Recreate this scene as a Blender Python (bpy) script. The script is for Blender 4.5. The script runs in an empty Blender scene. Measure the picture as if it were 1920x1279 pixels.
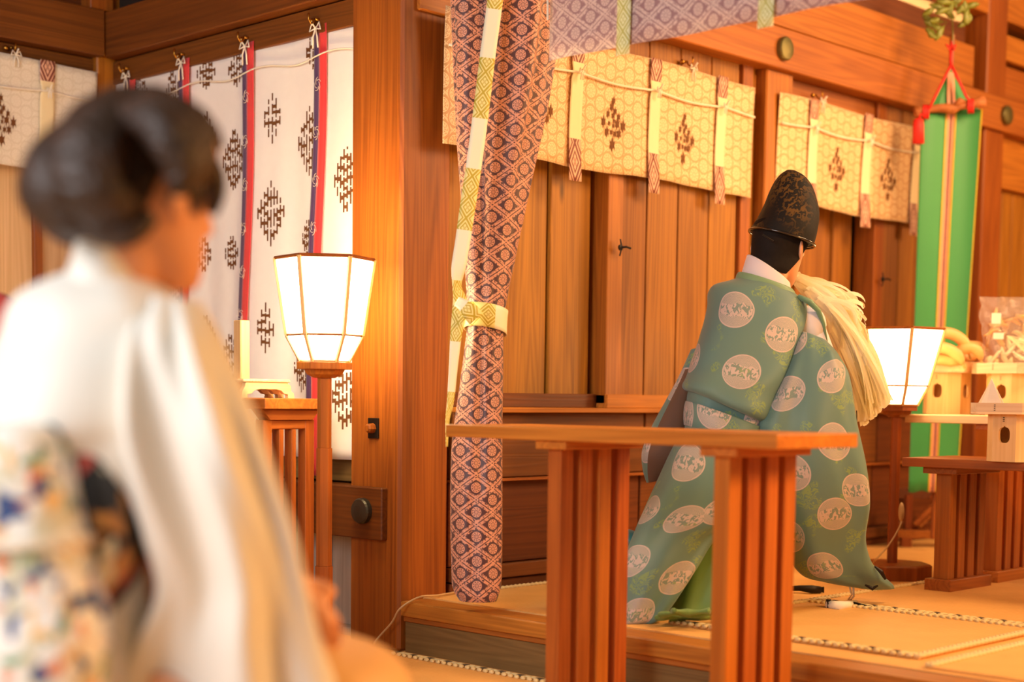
import bpy, math, random
import numpy as np
from math import sin, cos, pi, radians, sqrt, exp, atan2
from mathutils import Vector, Matrix
random.seed(7)
C = bpy.context.scene.collection
SC = bpy.context.scene
# ------------------------------------------------------------------ camera
F_PX, PPX, PPY, EYE = 2870.0, 960.0, 966.0, 0.82
_p, _r, _a = radians(4.4), 0.0122, radians(44.2)
FW = np.array([cos(_a)*cos(_p), sin(_a)*cos(_p), -sin(_p)])
_rt = np.array([sin(_a), -cos(_a), 0.0]); _up = np.cross(_rt, FW)
RT = _rt*cos(_r) + _up*sin(_r); UP = -_rt*sin(_r) + _up*cos(_r)
FH = np.array([cos(_a), sin(_a), 0.0])      # level viewing direction
RH = np.array([sin(_a), -cos(_a), 0.0])     # level direction to the right
cam_d = bpy.data.cameras.new('camera'); cam = bpy.data.objects.new('camera', cam_d); C.objects.link(cam)
cam.matrix_world = Matrix(((RT[0], UP[0], -FW[0], 0), (RT[1], UP[1], -FW[1], 0), (RT[2], UP[2], -FW[2], EYE), (0, 0, 0, 1)))
cam_d.sensor_width = 36; cam_d.lens = F_PX/1920*36; cam_d.shift_y = (PPY-639.5)/1920
cam_d.clip_start = 0.05; cam_d.clip_end = 100
cam_d.dof.use_dof = True; cam_d.dof.focus_distance = 4.85; cam_d.dof.aperture_fstop = 1.5
SC.camera = cam
# ------------------------------------------------------------------ world, lights, exposure
W = bpy.data.worlds.new('world'); SC.world = W; W.use_nodes = True
_bg = W.node_tree.nodes['Background']; _bg.inputs[0].default_value = (1.0, 0.84, 0.60, 1); _bg.inputs[1].default_value = 0.20
SC.view_settings.view_transform = 'Standard'; SC.view_settings.look = 'None'
SC.view_settings.gamma = 1; SC.view_settings.exposure = 0.0; SC.view_settings.use_curve_mapping = False
def area(name, loc, target, size, power, color, size_y=None):
    l = bpy.data.lights.new(name, 'AREA'); l.energy = power; l.color = color; l.size = size
    if size_y: l.shape = 'RECTANGLE'; l.size_y = size_y
    o = bpy.data.objects.new(name, l); C.objects.link(o); o.location = loc
    o.rotation_euler = (Vector(target)-Vector(loc)).to_track_quat('-Z', 'Y').to_euler(); return o
area('daylight_opening', (-1.6, 1.9, 2.1), (2.2, 3.2, 0.9), 2.2, 140, (0.95, 0.97, 1.0), 1.8)
area('stage_ceiling_lamp', (5.4, 1.2, 3.0), (5.3, 3.6, 1.2), 1.2, 100, (1.0, 0.60, 0.30), 1.0)
area('added_warm_light', (3.7, -0.3, 1.9), (1.5, 1.3, 0.8), 0.6, 120, (1.0, 0.50, 0.15), 0.6)  # unseen source, added to warm the woman's right side
area('altar_lamp', (7.6, 0.9, 2.4), (5.2, 3.4, 1.0), 1.0, 80, (1.0, 0.55, 0.24), 1.0)
# ------------------------------------------------------------------ points from measurements
def P(x, y, d):            # pixel + distance along the view axis
    return np.array([0, 0, EYE]) + (FW + RT*(x-PPX)/F_PX - UP*(y-PPY)/F_PX)*d
def ON(x, y, ax, v):       # pixel on an axis-aligned plane
    d = FW + RT*(x-PPX)/F_PX - UP*(y-PPY)/F_PX; o = np.array([0, 0, EYE]); return o + d*(v-o[ax])/d[ax]
# ------------------------------------------------------------------ mesh builder
ORG = {}
class MB:
    def __init__(s): s.v = []; s.f = []; s.uv = []; s.m = []; s.mi = 0
    def quad(s, ids, uvs=None):
        s.f.append(tuple(ids)); s.uv.append(uvs if uvs else [(0, 0)]*len(ids)); s.m.append(s.mi)
    def box(s, x0, x1, y0, y1, z0, z1):
        b = len(s.v)
        s.v += [(x0,y0,z0),(x1,y0,z0),(x1,y1,z0),(x0,y1,z0),(x0,y0,z1),(x1,y0,z1),(x1,y1,z1),(x0,y1,z1)]
        for q in ((0,3,2,1),(4,5,6,7),(0,1,5,4),(1,2,6,5),(2,3,7,6),(3,0,4,7)): s.quad([b+i for i in q])
        return s
    def obox(s, c, ax, ay, az, hx, hy, hz):      # oriented box
        b = len(s.v); c = np.array(c, float); ax, ay, az = map(lambda q: np.array(q, float), (ax, ay, az))
        for k in ((-1,-1,-1),(1,-1,-1),(1,1,-1),(-1,1,-1),(-1,-1,1),(1,-1,1),(1,1,1),(-1,1,1)):
            s.v.append(tuple(c + ax*hx*k[0] + ay*hy*k[1] + az*hz*k[2]))
        for q in ((0,3,2,1),(4,5,6,7),(0,1,5,4),(1,2,6,5),(2,3,7,6),(3,0,4,7)): s.quad([b+i for i in q])
        return s
    def rings(s, rings, closed=True, caps=True, uvf=None):
        n = len(rings[0]); b = len(s.v)
        for r in rings:
            for p in r: s.v.append(tuple(p))
        m = n if closed else n-1
        for j in range(len(rings)-1):
            for i in range(m):
                i2 = (i+1) % n
                u = uvf(j, i) if uvf else (i/n, j)
                u1 = uvf(j, i+1) if uvf else ((i+1)/n, j)
                w = uvf(j+1, i) if uvf else (i/n, j+1)
                w1 = uvf(j+1, i+1) if uvf else ((i+1)/n, j+1)
                s.quad([b+j*n+i, b+j*n+i2, b+(j+1)*n+i2, b+(j+1)*n+i], [u, u1, w1, w])
        if caps and closed:
            s.quad([b+i for i in range(n)][::-1]); s.quad([b+(len(rings)-1)*n+i for i in range(n)])
        return s
    def tube(s, pts, r, n=8, taper=None, flat=1.0):
        pts = [np.array(p, float) for p in pts]; R = []
        ref = np.array([0.13, 0.21, 0.97]); up = None
        for k, p in enumerate(pts):
            t = pts[min(k+1, len(pts)-1)] - pts[max(k-1, 0)]; t = t/(np.linalg.norm(t)+1e-9)
            if up is None: up = np.cross(t, ref); up /= np.linalg.norm(up)+1e-9
            else: up = up - t*(up@t); up /= np.linalg.norm(up)+1e-9
            sd = np.cross(t, up); rr = r[k] if isinstance(r, (list, tuple)) else r
            if taper: rr *= taper(k/(len(pts)-1))
            R.append([p + (up*cos(2*pi*i/n) + sd*sin(2*pi*i/n)*flat)*rr for i in range(n)])
        return s.rings(R)
    def lathe(s, c, prof, n=24, axis=(0,0,1)):
        az = np.array(axis, float); az /= np.linalg.norm(az)
        ax = np.cross(az, [0.3, 0.9, 0.1]); ax /= np.linalg.norm(ax); ay = np.cross(az, ax)
        R = [[np.array(c) + az*h + (ax*cos(2*pi*i/n) + ay*sin(2*pi*i/n))*r for i in range(n)] for r, h in prof]
        return s.rings(R)
    def ball(s, c, rx, ry=None, rz=None, n=10, m=7, rot=None):
        ry = ry or rx; rz = rz or rx; R = []
        for j in range(m+1):
            t = -pi/2 + pi*(j if 0 < j < m else (j+0.08 if j == 0 else j-0.08))/m
            R.append([np.array([rx*cos(t)*cos(2*pi*i/n), ry*cos(t)*sin(2*pi*i/n), rz*sin(t)]) for i in range(n)])
        if rot is not None: R = [[rot@p for p in r] for r in R]
        return s.rings([[p+np.array(c) for p in r] for r in R])
    def grid(s, nu, nv, fn, uvf=None):
        b = len(s.v)
        for j in range(nv+1):
            for i in range(nu+1): s.v.append(tuple(fn(i/nu, j/nv)))
        for j in range(nv):
            for i in range(nu):
                q = [(i,j),(i+1,j),(i+1,j+1),(i,j+1)]
                s.quad([b+y*(nu+1)+x for x, y in q], [(uvf(x/nu, y/nv) if uvf else (x/nu, y/nv)) for x, y in q])
        return s
    def poly(s, outline, a, b):     # outline of 2D points, extruded between frames a(p) and b(p)
        n = len(outline); k = len(s.v)
        s.v += [tuple(a(p)) for p in outline] + [tuple(b(p)) for p in outline]
        s.quad([k+i for i in range(n)]); s.quad([k+n+i for i in range(n)][::-1])
        for i in range(n): s.quad([k+i, k+n+i, k+n+(i+1)%n, k+(i+1)%n])
        return s
    def build(s, name, mat, parent=None, smooth=False, bevel=0, subsurf=0, solid=0, label=None, cat=None, group=None, kind=None, origin=None):
        me = bpy.data.meshes.new(name)
        v = np.array(s.v, float)
        if parent is not None: o0 = np.array(ORG[parent.name])
        elif origin is not None: o0 = np.array(origin, float)
        else: o0 = np.array([(v[:,0].min()+v[:,0].max())/2, (v[:,1].min()+v[:,1].max())/2, v[:,2].min()])
        me.from_pydata([tuple(p) for p in (v-o0)], [], s.f)
        uvl = me.uv_layers.new(name='UVMap'); flat = [c for fu in s.uv for u in fu for c in u]
        uvl.data.foreach_set('uv', flat)
        for mm in (mat if isinstance(mat, (list, tuple)) else [mat]): me.materials.append(mm)
        if isinstance(mat, (list, tuple)): me.polygons.foreach_set('material_index', s.m)
        if smooth: me.polygons.foreach_set('use_smooth', [True]*len(me.polygons))
        me.update()
        o = bpy.data.objects.new(name, me); C.objects.link(o)
        if parent is not None: o.parent = parent; ORG[o.name] = tuple(o0)
        else: o.location = tuple(o0); ORG[o.name] = tuple(o0)
        if solid:
            q = o.modifiers.new('solid', 'SOLIDIFY'); q.thickness = solid; q.offset = 0
        if bevel:
            q = o.modifiers.new('bevel', 'BEVEL'); q.width = bevel; q.segments = 1; q.limit_method = 'ANGLE'
        if subsurf:
            q = o.modifiers.new('subd', 'SUBSURF'); q.levels = subsurf; q.render_levels = subsurf
        tag(o, label, cat, group, kind); return o
def tag(o, label=None, cat=None, group=None, kind=None):
    if label: o['label'] = label
    if cat: o['category'] = cat
    if group: o['group'] = group
    if kind: o['kind'] = kind
    return o
def empty(name, loc, label=None, cat=None, group=None, kind=None):
    o = bpy.data.objects.new(name, None); C.objects.link(o); o.location = tuple(loc); o.empty_display_size = .05
    ORG[o.name] = tuple(loc); return tag(o, label, cat, group, kind)
def copy_thing(root, delta, label=None):
    def cp(o, par):
        c = o.copy(); C.objects.link(c); ORG[c.name] = tuple(np.array(ORG[o.name]) + (delta if par is None else delta))
        if par is not None: c.parent = par
        for ch in [q for q in bpy.data.objects if q.parent == o]: cp(ch, c)
        return c
    r = cp(root, None); r.location = tuple(np.array(root.location)+np.array(delta))
    if label: r['label'] = label
    return r
def lerp(a, b, t): return a + (b-a)*t
def interp(rows, t):        # rows of tuples keyed by first item, smooth interpolation
    k = [r[0] for r in rows]
    if t <= k[0]: return list(rows[0][1:])
    if t >= k[-1]: return list(rows[-1][1:])
    for i in range(len(k)-1):
        if k[i] <= t <= k[i+1]:
            f = (t-k[i])/(k[i+1]-k[i])
            a = rows[i][1:]; b = rows[i+1][1:]
            p0 = rows[max(i-1, 0)][1:]; p3 = rows[min(i+2, len(rows)-1)][1:]
            out = []
            for q in range(len(a)):
                m1 = (b[q]-p0[q])/2; m2 = (p3[q]-a[q])/2
                out.append((2*f**3-3*f*f+1)*a[q] + (f**3-2*f*f+f)*m1 + (-2*f**3+3*f*f)*b[q] + (f**3-f*f)*m2)
            return out
# ------------------------------------------------------------------ materials
def S(r, g, b):
    return tuple((c/255/12.92 if c/255 <= .04045 else ((c/255+.055)/1.055)**2.4) for c in (r, g, b))
class E_:
    nt = None
    def __init__(s, sock): s.s = sock
    @staticmethod
    def op(o, *a, clamp=False):
        n = E_.nt.nodes.new('ShaderNodeMath'); n.operation = o; n.use_clamp = clamp
        for i, x in enumerate(a):
            if isinstance(x, E_): E_.nt.links.new(x.s, n.inputs[i])
            else: n.inputs[i].default_value = float(x)
        return E_(n.outputs[0])
    def __add__(s, o): return E_.op('ADD', s, o)
    __radd__ = __add__
    def __sub__(s, o): return E_.op('SUBTRACT', s, o)
    def __rsub__(s, o): return E_.op('SUBTRACT', o, s)
    def __mul__(s, o): return E_.op('MULTIPLY', s, o)
    __rmul__ = __mul__
    def __truediv__(s, o): return E_.op('DIVIDE', s, o)
    def __neg__(s): return s*-1.0
def eabs(x): return E_.op('ABSOLUTE', x)
def efr(x): return E_.op('FRACT', x)
def emin(a, b): return E_.op('MINIMUM', a, b)
def emax(a, b): return E_.op('MAXIMUM', a, b)
def esin(a): return E_.op('SINE', a)
def esqrt(a): return E_.op('SQRT', a)
def eatan2(a, b): return E_.op('ARCTAN2', a, b)
def elt(a, b): return E_.op('LESS_THAN', a, b)
def egt(a, b): return E_.op('GREATER_THAN', a, b)
def sst(x, a, b):      # linear ramp a->b clamped
    return E_.op('MULTIPLY_ADD', x, 1.0/(b-a), -a/(b-a), clamp=True)
def new_mat(name, rough=.6):
    m = bpy.data.materials.new(name); m.use_nodes = True; nt = m.node_tree; E_.nt = nt
    b = nt.nodes['Principled BSDF']; b.inputs['Roughness'].default_value = rough
    return m, nt, b
def mix(nt, f, a, b):
    n = nt.nodes.new('ShaderNodeMix'); n.data_type = 'RGBA'
    def put(i, x):
        if isinstance(x, E_): nt.links.new(x.s, n.inputs[i])
        elif isinstance(x, bpy.types.NodeSocket): nt.links.new(x, n.inputs[i])
        elif isinstance(x, tuple): n.inputs[i].default_value = (*x, 1) if len(x) == 3 else x
        else: n.inputs[i].default_value = x
    put(0, f); put(6, a); put(7, b); return n.outputs[2]
def uvxy(nt):
    t = nt.nodes.new('ShaderNodeTexCoord'); s = nt.nodes.new('ShaderNodeSeparateXYZ'); nt.links.new(t.outputs['UV'], s.inputs[0])
    return E_(s.outputs[0]), E_(s.outputs[1]), t
def noise(nt, vec, scale, detail=2, dist=0, sc=None, rough=.5):
    if sc is not None:
        mp = nt.nodes.new('ShaderNodeMapping'); mp.inputs['Scale'].default_value = sc; nt.links.new(vec, mp.inputs[0]); vec = mp.outputs[0]
    n = nt.nodes.new('ShaderNodeTexNoise'); n.inputs['Scale'].default_value = scale; n.inputs['Detail'].default_value = detail
    n.inputs['Distortion'].default_value = dist; n.inputs['Roughness'].default_value = rough; nt.links.new(vec, n.inputs['Vector']); return E_(n.outputs[0])
def bump(nt, b, h, strength=.3, dist=.002):
    n = nt.nodes.new('ShaderNodeBump'); n.inputs['Strength'].default_value = strength; n.inputs['Distance'].default_value = dist
    nt.links.new(h.s, n.inputs['Height']); nt.links.new(n.outputs[0], b.inputs['Normal'])
_woods = {}
def wood(axis='z', dark=(150, 92, 40), light=(205, 145, 78), rough=.5, key=None, knots=True, contrast=1.0):
    if light[2] <= 90: dark = (dark[0], dark[1], int(dark[2]*.75)); light = (light[0], light[1], int(light[2]*.80))
    k = (axis, dark, light, rough)
    if k in _woods: return _woods[k]
    m, nt, b = new_mat('wood_grain', rough)
    t = nt.nodes.new('ShaderNodeTexCoord'); oi = nt.nodes.new('ShaderNodeObjectInfo')
    vm = nt.nodes.new('ShaderNodeVectorMath'); vm.operation = 'ADD'
    cb = nt.nodes.new('ShaderNodeCombineXYZ'); r = E_(oi.outputs['Random'])
    for i, kk in enumerate((37.0, 53.0, 71.0)): nt.links.new((r*kk).s, cb.inputs[i])
    nt.links.new(t.outputs['Object'], vm.inputs[0]); nt.links.new(cb.outputs[0], vm.inputs[1]); v = vm.outputs[0]
    def scl(a, c): return tuple(a if ax == axis else c for ax in 'xyz')
    warp = noise(nt, v, 1.0, 2, 0, scl(.5, 5))
    fine = noise(nt, v, 1.0, 3, .2, scl(2.2, 150), .6)
    broad = noise(nt, v, 1.0, 1, 0, scl(.7, 9))
    ring = noise(nt, v, 1.0, 1, .3, scl(.55, 14))
    rings = esin(ring*60.0 + warp*14.0)*.5 + .5
    g = fine*.55*contrast + rings*.20 + broad*.42
    f = sst(g, .22, .92)
    col = mix(nt, f, S(*light), S(*dark))
    if knots:
        vo = nt.nodes.new('ShaderNodeTexVoronoi'); mp = nt.nodes.new('ShaderNodeMapping'); mp.inputs['Scale'].default_value = scl(1.6, 5.0)
        nt.links.new(v, mp.inputs[0]); nt.links.new(mp.outputs[0], vo.inputs['Vector']); vo.inputs['Scale'].default_value = 1.0
        kf = sst(E_(vo.outputs['Distance']), .085, .02)
        col = mix(nt, kf*.75, col, S(*[int(c*.45) for c in dark]))
    hs = nt.nodes.new('ShaderNodeHueSaturation'); nt.links.new(col, hs.inputs['Color'])
    nt.links.new((r*.30+.85).s, hs.inputs['Value']); nt.links.new((r*.015+.4925).s, hs.inputs['Hue'])
    nt.links.new(hs.outputs[0], b.inputs['Base Color'])
    bump(nt, b, fine*.5+rings*.5, .25, .0015)
    b.inputs['Specular IOR Level'].default_value = .35
    _woods[k] = m; return m
def plain(name, rgb, rough=.6, metal=0, spec=.5, emit=None, strength=0, vary=.06, scale=30, sheen=0):
    m, nt, b = new_mat(name, rough)
    t = nt.nodes.new('ShaderNodeTexCoord'); n = noise(nt, t.outputs['Object'], scale, 3)
    c = S(*rgb); f = lambda k: tuple(min(1, x*k) for x in c)
    nt.links.new(mix(nt, n, f(1-vary*2), f(1+vary*2)), b.inputs['Base Color'])
    b.inputs['Metallic'].default_value = metal; b.inputs['Specular IOR Level'].default_value = spec
    if sheen: b.inputs['Sheen Weight'].default_value = sheen
    if emit:
        b.inputs['Emission Color'].default_value = (*emit, 1); b.inputs['Emission Strength'].default_value = strength
    return m
def lattice(u, v, hx, vy):
    p = u/hx; q = v/vy; s_ = p+q; t_ = p-q
    ds = efr(s_+.5)-.5; dt = efr(t_+.5)-.5
    du = (ds+dt)*(hx*.5); dv = (ds-dt)*(vy*.5)
    return ds, dt, du, dv
def brocade(name, base, light, hx, vy, rc, sheen=.3, rough=.45, amount=1.0, petal=True):
    """woven silk with flower roundels inside an ogee lattice of foliage"""
    m, nt, b = new_mat(name, rough); u, v, t = uvxy(nt)
    ds, dt, du, dv = lattice(u, v, hx, vy)
    d = esqrt(du*du+dv*dv); ang = eatan2(dv, du)
    fl = elt(d, rc)
    pet = esin(ang*9.0+esin(d*900.0)*1.2)*.42 + esin(d*(2*pi/(rc*.5)))*.22
    flower = fl*sst(pet, -.45, .15)
    rim = elt(eabs(d-rc*.96), rc*.07)
    e1 = eabs(.5-eabs(ds)); e2 = eabs(.5-eabs(dt)); e = emin(e1, e2)
    nz = noise(nt, t.outputs['UV'], 160, 2, 1.2)
    fol = elt(e, .17)*egt(e, .025)*sst(nz+ (.17-e)*1.0, .47, .56)*egt(d, rc*1.35)
    cor = elt(e1+e2, .11)*egt(e1+e2, .05)
    msk = emin(emax(emax(flower, rim), emax(fol, cor)), 1.0)*amount
    th = esin((u+v)*5200.0)*.5+.5
    col = mix(nt, msk, S(*base), S(*light))
    nt.links.new(col, b.inputs['Base Color'])
    bump(nt, b, msk, .25, .0006)
    b.inputs['Sheen Weight'].default_value = sheen; b.inputs['Specular IOR Level'].default_value = .4
    return m
def diamond_band(name, ground, line, plainc, w, period, on_from, on_to, per=.085):
    """ribbon woven with nested diamonds in zones, plain between; u across (0..w), v along"""
    m, nt, b = new_mat(name, .55); u, v, t = uvxy(nt)
    uu = eabs(u/w*2.0-1.0)
    vv = eabs(efr(v/per)-.5)*2.0
    q = uu + vv
    r1 = elt(eabs(q-1.0), .15); r2 = elt(eabs(q-.55), .09); x = elt(eabs(uu-vv), .10)*elt(q, .55)*.6
    r3 = elt(eabs(q-1.42), .10)
    msk = emax(emax(r1, r2), emax(x, r3))
    zf = efr(v/period)
    zone = egt(zf, on_from)*elt(zf, on_to)
    ed = emax(sst(eabs(zf-on_from), .02, .0), sst(eabs(zf-on_to), .02, .0))
    nt.links.new(mix(nt, zone, S(*plainc), mix(nt, msk, S(*ground), S(*line))), b.inputs['Base Color'])
    bump(nt, b, esin(u*3000.0)*.3+msk*zone, .2, .0005)
    return m
def robe_mat(name, base, centers, r=.043, base2=None, cloud=(166, 190, 84), disc=(216, 196, 188), alpha=1.0):
    """figured silk: large crane-and-wave roundels at listed places, small cloud scrolls between"""
    m, nt, b = new_mat(name, .5); u, v, t = uvxy(nt); uv = t.outputs['UV']
    D = None; VV = None
    for (cu, cv) in centers:
        a = u-cu; c = v-cv; d = esqrt(a*a+c*c)
        if D is None: D = d; VV = c
        else:
            k = elt(d, D); VV = k*c + (1.0-k)*VV; D = emin(d, D)
    n1 = noise(nt, uv, 55, 2, .6); n2 = noise(nt, uv, 16, 2, 0); warp = noise(nt, uv, 28, 1, 0)
    # cloud scrolls
    blob = sst(noise(nt, uv, 11, 1, 0), .575, .60)
    scr = esin(noise(nt, uv, 34, 1, .8)*55.0)
    cl = blob*egt(scr, .1)
    col = mix(nt, noise(nt, uv, 4, 2), S(*base), S(*(base2 or base)))
    col = mix(nt, cl*.5, col, S(*cloud))
    if D is not None:
        disc_m = elt(D, r)
        lines = egt(esin(D*2200.0 + n1*16.0), -.25)
        band = elt(eabs(VV+(warp-.5)*.03), r*.36)*elt(D, r*.9)
        leaf = egt(noise(nt, uv, 70, 1, 1.3, (1.3, .75, 1)), .49)
        inner = emax((1.0-band)*lines, band*leaf)
        rim = elt(eabs(D-r*.97), r*.035)
        col = mix(nt, disc_m*emax(inner, rim), mix(nt, disc_m*.18, col, S(*disc)), S(*disc))
        hgt = disc_m*inner
        bump(nt, b, hgt, .3, .0006)
    nt.links.new(col, b.inputs['Base Color'])
    b.inputs['Sheen Weight'].default_value = .25; b.inputs['Specular IOR Level'].default_value = .35
    b.inputs['Alpha'].default_value = alpha
    return m
M = {}
WD = dict(dark=(136, 74, 24), light=(206, 134, 62))       # cedar
M['plank_z'] = wood('z', (116, 68, 18), (182, 120, 46), .5)
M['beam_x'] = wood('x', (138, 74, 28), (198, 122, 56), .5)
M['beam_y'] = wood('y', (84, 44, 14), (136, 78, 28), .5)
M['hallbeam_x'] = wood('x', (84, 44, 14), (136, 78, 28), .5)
M['kamachi_y'] = wood('y', (128, 70, 28), (190, 116, 54), .5)
M['post_z'] = wood('z', (118, 58, 16), (182, 106, 40), .45)
M['dark_x'] = wood('x', (88, 44, 18), (132, 74, 34), .5)
M['grey_y'] = wood('y', (104, 80, 56), (142, 112, 80), .6)
M['pale_z'] = wood('z', (172, 160, 145), (214, 206, 194), .7, knots=False)
M['tan_z'] = wood('z', (186, 142, 96), (222, 184, 140), .6)
M['tab_x'] = wood('x', (152, 78, 32), (208, 124, 60), .42, knots=False)
M['tab_y'] = wood('y', (152, 78, 32), (208, 124, 60), .42, knots=False)
M['tab_z'] = wood('z', (146, 72, 28), (200, 114, 54), .42, knots=False)
M['red_z'] = wood('z', (120, 60, 26), (164, 88, 42), .4, knots=False)
M['red_x'] = wood('x', (120, 60, 26), (170, 94, 46), .4, knots=False)
M['red_y'] = wood('y', (126, 66, 28), (178, 102, 50), .4, knots=False)
M['hinoki_y'] = wood('y', (226, 182, 132), (244, 216, 172), .5, knots=False)
M['hinoki_x'] = wood('x', (226, 182, 124), (244, 212, 160), .5, knots=False)
M['hinoki_z'] = wood('z', (222, 176, 110), (242, 204, 142), .5, knots=False)
M['boss'] = plain('aged_brass', (112, 104, 62), .45, .7, vary=.15, scale=14)
M['boss_dark'] = plain('dark_bronze', (82, 78, 66), .45, .7, vary=.15, scale=14)
M['brass'] = plain('brass', (196, 140, 58), .3, 1)
M['iron'] = plain('black_iron', (38, 30, 24), .5, .6)
M['shadow_gap'] = plain('dark_gap', (40, 24, 12), .9)
M['cord'] = plain('white_cord', (236, 226, 206), .8)
M['pale_strip'] = plain('pale_cream', (236, 214, 168), .8)  # pale cream for the thin strips between beams
M['silk_white'] = plain('white_cotton', (240, 234, 228), .75, vary=.015, sheen=.2)
M['print_brown'] = plain('brown_print', (112, 66, 24), .8)
M['purple'] = plain('purple_silk', (74, 40, 92), .5, sheen=.3)
M['red'] = plain('red_silk', (226, 44, 52), .5, sheen=.3)
M['brocade'] = brocade('purple_brocade', (78, 46, 50), (212, 148, 120), .104, .074, .0150)
M['valance'] = brocade('mauve_brocade', (154, 116, 118), (212, 182, 172), .104, .074, .0155)
M['cream'] = brocade('cream_brocade', (208, 156, 100), (240, 210, 158), .100, .076, .023, amount=.95)
M['cream0'] = brocade('cream_brocade', (224, 212, 190), (238, 228, 210), .085, .066, .019, amount=.9)
M['noren_band'] = diamond_band('brown_diamond_band', (226, 178, 148), (122, 54, 40), (240, 222, 176), .062, .40, .0, .36, per=.13)
M['yel_band'] = diamond_band('yellow_diamond_band', (238, 226, 150), (190, 168, 50), (246, 238, 206), .045, .33, .0, .55, per=.062)
M['paper'] = None
def glow(name, col, st):
    m, nt, b = new_mat(name, .8); b.inputs['Base Color'].default_value = (*S(250, 240, 215), 1)
    b.inputs['Emission Color'].default_value = (*col, 1); b.inputs['Emission Strength'].default_value = st; return m
M['shade'] = glow('lamp_paper', (1.0, .78, .46), 34)
M['shade_r'] = glow('lamp_paper', (1.0, .72, .36), 12.0)
def tatami_mat(axis):
    m, nt, b = new_mat('tatami_weave', .65); t = nt.nodes.new('ShaderNodeTexCoord'); s = nt.nodes.new('ShaderNodeSeparateXYZ'); nt.links.new(t.outputs['Object'], s.inputs[0])
    a = E_(s.outputs[0 if axis == 'x' else 1]); w = esin(a*(2*pi/.016))*.5+.5
    n = noise(nt, t.outputs['Object'], 9, 2); n2 = noise(nt, t.outputs['Object'], 220, 2)
    nt.links.new(mix(nt, n*.6+n2*.3+w*.12, S(206, 150, 78), S(238, 184, 106)), b.inputs['Base Color'])
    bump(nt, b, w+n2*.3, .5, .0015); return m
M['tatami_x'] = tatami_mat('x'); M['tatami_y'] = tatami_mat('y')
M['braid_l'] = plain('pale_braid', (222, 196, 140), .7); M['braid_d'] = plain('dark_braid', (84, 66, 44), .7)
M['skin'] = plain('skin', (226, 160, 120), .5, vary=.02); M['lips'] = plain('lips', (186, 84, 74), .45)
M['hair'] = plain('black_hair', (22, 15, 12), .75, vary=.3, scale=90, spec=.2)
M['hair_w'] = plain('brown_hair', (52, 32, 20), .5, vary=.4, scale=26, spec=.5)
E_.nt = M['hair_w'].node_tree; _t = E_.nt.nodes.new('ShaderNodeTexCoord'); bump(E_.nt, E_.nt.nodes['Principled BSDF'], noise(E_.nt, _t.outputs['Object'], 1, 3, .6, (60, 25, 60)), 1.0, .012)
M['green'] = plain('green_silk', (54, 148, 70), .5, sheen=.3, vary=.04, scale=4)
M['pink'] = plain('salmon_silk', (226, 150, 112), .5)
M['yellow_edge'] = plain('yellow_edge', (206, 178, 40), .5)
M['redcord'] = plain('red_cord', (222, 40, 30), .6)
M['leaf'] = plain('evergreen_leaf', (122, 128, 44), .4, vary=.2, scale=20)
# ------------------------------------------------------------------ the room
def box(name, dims, mat, parent=None, bevel=.003, **k):
    return MB().box(*dims).build(name, mat, parent, bevel=bevel, **k)
K = 'structure'
ZS = .17       # stage height
floor = box('floor', (-3.0, 3.43, -3.0, 5.5, -.08, 0), M['tatami_x'], kind=K, bevel=0)
stage = box('floor_stage', (3.345, 9.0, -1.6, 3.70, .02, ZS), M['tatami_x'], kind=K, bevel=0)
# braided edge rows
def braid(parent, p0, p1, w=.028, step=.021, h=.010, name='braided_edge', dk=False):
    p0 = np.array(p0, float); p1 = np.array(p1, float); L = np.linalg.norm(p1-p0); d = (p1-p0)/L; s = np.array([-d[1], d[0], 0])
    m = MB(); n = int(L/step)
    for i in range(n):
        c = p0 + d*(i+.5)*step
        for k in (-1, 1):
            m.mi = 1 if dk and k > 0 and i % 3 == 0 else 0
            e = d*cos(.6*k) + s*sin(.6*k); q = np.cross([0, 0, 1], e)
            m.ball(c + s*k*w*.25 + np.array([0, 0, h*.3]), step*.72, w*.26, h*.62, n=6, m=4, rot=np.column_stack([e, q, [0, 0, 1]]))
    o = m.build(name, [M['braid_l'], M['braid_d']], parent, smooth=True); o['kind'] = 'stuff'; return o
# stage front edge
kam = box('trim_1', (3.235, 3.345, -1.5, 3.64, .118, .166), M['kamachi_y'], kind=K, bevel=.004)
box('trim_2', (3.248, 3.35, -1.5, 3.64, .10, .118), M['kamachi_y'], kind=K)
rs = box('trim_3', (3.256, 3.36, -1.5, 3.64, -.02, .10), M['grey_y'], kind=K)
braid(floor, (3.205, 3.64, 0), (3.205, 1.2, 0), w=.034, step=.026, dk=True)
braid(stage, (3.50, 3.632, ZS), (5.9, 3.632, ZS), w=.024)
# raised reed mats on the stage
def reed_mat(x0, x1, y0, y1, label, z=ZS, sides='wesn'):
    r = empty('reed_mat', ((x0+x1)/2, (y0+y1)/2, z), label, 'mat', 'thin reed mats on the stage')
    box('woven_top', (x0, x1, y0, y1, z, z+.007), M['tatami_y'], r, bevel=.002)
    e = .010; zz = z+.006
    if 'w' in sides: braid(r, (x0+e, y1, zz), (x0+e, y0, zz), w=.032, step=.024, dk=True)
    if 'e' in sides: braid(r, (x1-e, y1, zz), (x1-e, y0, zz), w=.024, step=.022)
    if 's' in sides: braid(r, (x0, y0+e, zz), (x1, y0+e, zz), w=.030, step=.022)
    if 'n' in sides: braid(r, (x0, y1-e, zz), (x1, y1-e, zz), w=.030, step=.022)
    return r
reed_mat(3.47, 4.18, 1.93, 2.74, 'reed mat with a braided border nearest the stage edge')
reed_mat(4.20, 5.4, 1.93, 2.74, 'reed mat under the feet of the offering tables', sides='wsn')
reed_mat(3.20+.17, 5.6, .9, 1.86, 'reed mat cut by the lower right corner of the photo', sides='n')
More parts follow.
